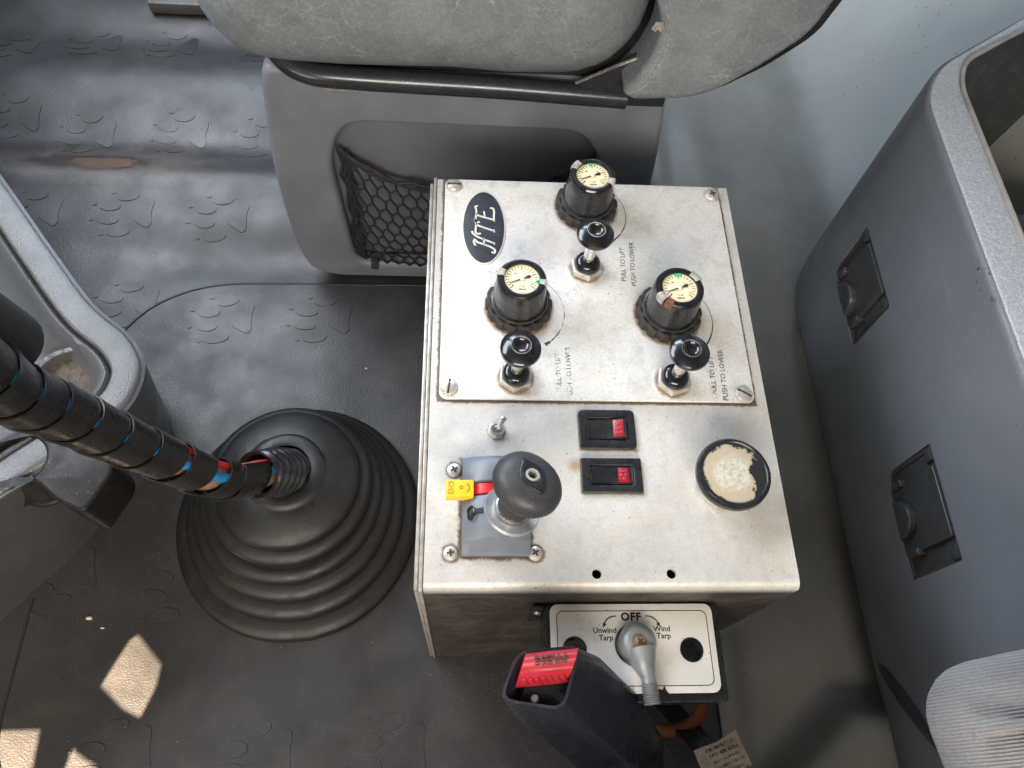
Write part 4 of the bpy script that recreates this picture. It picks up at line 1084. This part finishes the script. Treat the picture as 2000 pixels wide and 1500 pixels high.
def latch(a, b_):
    w_ = b_-a; z0, z1 = LZ; hz = z1-z0; xb = X0+.0032
    root = obj('latch', box(xb, xb+.004, a-.004, b_+.004, z0-.004, z1+.005, bev=.0005), 'latch', sc)
    obj('latch_frame', (lambda q: (q, [setattr(v, 'co', Vector((X0+.0035-v.co.z, v.co.x, v.co.y))) for v in q.verts])[0])(plate(round_poly([(a, z0), (a, z1), (b_, z1+.001), (b_-.001, z0+.004)], [.003, .003, .003, .012], 5), [round_poly([(a+.004, z0+.003), (a+.004, z1-.003), (b_-.004, z1-.003), (b_-.005, z0+.006)], [.003, .003, .003, .012], 5)], -.006, .002, .0008, 2)), 'latch', root)
    cy_ = (a+b_)/2; zc = z0+hz*.16; nr_ = .0175
    q = plate(rrect(a+w_*.20, b_-w_*.18, z0+hz*.05, z1-.0025, .002), [], 0, .0045, .0012, 3)
    for v in q.verts: v.co = Vector((X0+.0030-v.co.z, v.co.x, v.co.y))
    obj('latch_paddle', q, 'latch', root)
    q = plate([(nr_*math.cos(R(t)), nr_*1.25*math.sin(R(t))) for t in range(0, 181, 10)], [], 0, .0085, .0022, 4)
    for v in q.verts: v.co = Vector((X0-.0005-v.co.z, cy_+v.co.x, zc+v.co.y))
    obj('thumb_grip', q, 'latch', root)
    for s in (.16, .78): obj('latch_rib', box(X0-.0050, X0+.0040, a+w_*s, a+w_*(s+.075), z0+hz*.16, z0+hz*.36, bev=.0018, seg=3), 'rust_rub', root)
    for s in (.02, .86): obj('latch_hinge', box(X0-.0005, X0+.009, a+w_*s, a+w_*(s+.12), z1-hz*.16, z1-.002, bev=.0015), 'latch', root)
for (a, b_) in LT: latch(a, b_)
q = plate(circ(0, 0, .038, 28, .010), [], 0, .0015, .0005, 1)
for v in q.verts: v.co = Vector((X0-.0002-v.co.z, -.055+v.co.x, .085+v.co.y+v.co.x*-.9))
obj('finger_slot', q, 'console_in', sc)

# ================================================================ SEAT BELT BUCKLE
bk = empty('seat_belt_buckle', (.15, -.13, .15), 'black seat belt buckle with red press button in front of box', 'buckle')
def buckle():
    bm = BM(); rows = []
    # opening rim corners (far-left, far-right, near-right, near-left), then sections down the body
    secs = [((.0565, -.0415, .345), (.0935, -.0385, .345), (.0830, -.0725, .338), (.0460, -.0670, .338)),
            ((.0680, -.0420, .320), (.1090, -.0400, .320), (.0960, -.0810, .312), (.0560, -.0755, .312)),
            ((.0960, -.0550, .270), (.1400, -.0560, .270), (.1250, -.0960, .262), (.0820, -.0900, .262)),
            ((.1250, -.0780, .215), (.1680, -.0800, .215), (.1520, -.1120, .208), (.1100, -.1060, .208)),
            ((.1400, -.0980, .175), (.1760, -.0990, .175), (.1600, -.1280, .168), (.1280, -.1230, .168))]
    for s in secs:
        c = sum((Vector(p) for p in s), Vector())/4; ring = []
        P = [Vector(p) for p in s]
        for i in range(4):
            a, b_, c_ = P[i-1], P[i], P[(i+1) % 4]; u = (a-b_); v = (c_-b_); d = .0075
            st_ = b_+u.normalized()*d; en = b_+v.normalized()*d
            for k in range(5):
                t = k/4; ring.append(bm.verts.new((1-t)**2*st_+2*t*(1-t)*b_+t*t*en))
        rows.append(ring)
    n = 20
    # lip turning into the mouth
    c0 = sum((v.co for v in rows[0]), Vector())/n
    up = Vector((-.35, .25, .9)).normalized()
    lip1 = [bm.verts.new(v.co+(c0-v.co)*.03+up*.0034) for v in rows[0]]
    lip2 = [bm.verts.new(v.co+(c0-v.co)*.12+up*.0034) for v in rows[0]]
    lip3 = [bm.verts.new(v.co+(c0-v.co)*.19-up*.002) for v in rows[0]]
    lip4 = [bm.verts.new(v.co+(c0-v.co)*.22-up*.016) for v in rows[0]]
    allr = [lip4, lip3, lip2, lip1]+rows
    for A, B in zip(allr, allr[1:]):
        for i in range(n): bm.faces.new((A[i], A[(i+1) % n], B[(i+1) % n], B[i]))
    bm.faces.new(lip4); bm.faces.new(rows[-1][::-1]); return bm
bb = obj('buckle_body', buckle(), 'buckle', bk, smooth=45)
# press button: a curved red cap across the far half of the mouth
def press():
    bm = BM(); A = []
    n = 10
    fl_, fr_ = Vector((.0605, -.0425, .348)), Vector((.0895, -.0400, .348))
    dn = Vector((-.0034, -.0105, -.001))
    rows = []
    for k in range(n+1):
        t = k/n; lift = .0035*math.sin(PI*min(1, t*1.1+.0))
        rows.append([bm.verts.new(fl_.lerp(fr_, u)+dn*t+Vector((0, 0, lift+.0008*math.sin(PI*u)))) for u in (0, .03, .5, .97, 1)])
    for ex in ((-.0012, -.0034, -.005), (-.0022, -.0060, -.012)):
        rows.append([bm.verts.new(fl_.lerp(fr_, u)+dn+Vector(ex)) for u in (0, .03, .5, .97, 1)])
    for P, Q in zip(rows, rows[1:]):
        for i in range(4): bm.faces.new((P[i], P[i+1], Q[i+1], Q[i]))
    r = bmesh.ops.extrude_face_region(bm, geom=bm.faces[:])
    bmesh.ops.translate(bm, vec=(0, .002, -.010), verts=[v for v in r['geom'] if isinstance(v, bmesh.types.BMVert)])
    return bm
obj('press_button', press(), 'buckle_red', bk, smooth=40)
bx = (Vector((.0895, -.0400, .348))-Vector((.0605, -.0425, .348))).normalized(); bz = Vector((0, .10, 1)).normalized(); bz = (bz-bx*bz.dot(bx)).normalized(); by = bz.cross(bx)
mm = Matrix(((bx.x, by.x, bz.x, .0738), (bx.y, by.y, bz.y, -.0458), (bx.z, by.z, bz.z, .35235), (0, 0, 0, 1)))
obj('press_text', text('PRESS', .0072, mm @ rotz(PI), .00025, .0001, 'CENTER', 1.0), 'slot', bk)
b = BM()
for k in range(7):
    p0 = Vector((.0595+.0036*k, -.0555+.0003*k, .3445)); add_tube(b, [p0, p0+Vector((.0032, -.0022, -.0072))], .0007, 6)
obj('button_ribs', b, 'buckle_red', bk)
obj('ejector', lathe([(0, .004), (.0020, .003), (.0024, 0), (.0024, -.008)], 16, T_((.0665, -.0640, .327))), 'white', bk)
obj('stalk', tube(smooth_path([(.139, -.110, .185), (.152, -.130, .13), (.165, -.16, .06), (.17, -.19, .0)], 6), .012, 16), 'black', bk)
# ================================================================ small things round the buckle
rg0 = obj('orange_hose', tube([(.196+.030*math.cos(R(a)), -.050+.024*math.sin(R(a)), .115) for a in range(-150, 40, 8)], .0052, 14), 'orange')
rg0['label'] = 'rusty orange hose loop under the white switch plate'; rg0['category'] = 'hose'
st = empty('belt_strap', (.225, -.10, .0), 'black belt strap with a torn paper label beside the buckle', 'strap')
obj('webbing', tube(smooth_path([(.200, -.03, .0), (.205, -.060, .07), (.212, -.085, .118), (.224, -.115, .145), (.24, -.17, .165)], 6), .016, 4), 'black', st, smooth=20)
lab = [(.204, -.089), (.222, -.0835), (.239, -.0750), (.2435, -.087), (.2480, -.0985)] + [(.2480-.0034*k, -.1002-.0008*k+(.0018 if k % 2 else 0)) for k in range(10)] + [(.2120, -.1095), (.2075, -.099)]
kf = lambda p: (.0244+(p[0]-.0244)*.958, -.0979+(p[1]+.0979)*.958)
lb = obj('paper_label', plate([kf(p) for p in lab], [], .1765, .1772), 'paper', st)
b = BM()
for k in range(5): squiggle(b, -.013+.001*k, .012-.001*(k % 3), .006-.0042*k, .0026 if k < 2 else .0018, 0, .0005 if k < 2 else .0003, k+40)
b.transform(T_((.2205, -.0925, .1773)) @ rotz(R(20))); obj('label_print', b, 'worn_print', lb)
# driver seat bolster
ds = empty('driver_seat', (.34, -.16, 0), 'light grey ribbed fabric side of the driver seat', 'seat')
bm = BM(); add_box(bm, .268, .46, -.30, -.0560, .338, .405, bev=.030, seg=6)
bmesh.ops.transform(bm, matrix=T_((.27, -.06, 0)) @ rotz(R(10)) @ T_((-.27, .06, 0)), verts=bm.verts)
obj('bolster', bm, 'fabric', ds, smooth=60)
obj('piping', tube([(.2705, -.0875, .40), (.285, -.0850, .4072), (.32, -.0795, .4075), (.40, -.065, .4075)], .0022, 8), 'fabric', ds)
def soft_box(x0, x1, y0, y1, z0, z1, r):
    return box(x0, x1, y0, y1, z0, z1, bev=r, seg=5)
obj('cushion', soft_box(.02, .29, -.90, -.27, .02, .50, .05), 'fabric', ds, smooth=60)  # unseen cushion, added and sized to shade the floor and box front
obj('backrest', soft_box(.47, .64, -.90, -.30, .30, 1.15, .05), 'fabric', ds, smooth=60)
# crumbs on the mat
for i, (x, y, s, c_) in enumerate([(-.3365, .038, .0024, 'pale crumb on the rubber mat beside the gear lever boot'), (-.3215, .029, .0017, 'small brown crumb on the mat beside the sun patch'), (-.089, .318, .0014, 'tiny tan chip on the mat between boot and seat base')]):
    bm = BM(); bmesh.ops.create_icosphere(bm, subdivisions=2, radius=s)
    for v in bm.verts: v.co = Vector((v.co.x*1.3, v.co.y*.7, v.co.z*.6))*(1+.5*noise.noise(v.co*400+Vector((i, 0, 0))))+Vector((x, y, zf(x, y)+.0028+s*.5))
    o = obj('crumb', bm, 'crumb', smooth=30); o['label'] = c_; o['category'] = 'crumb'
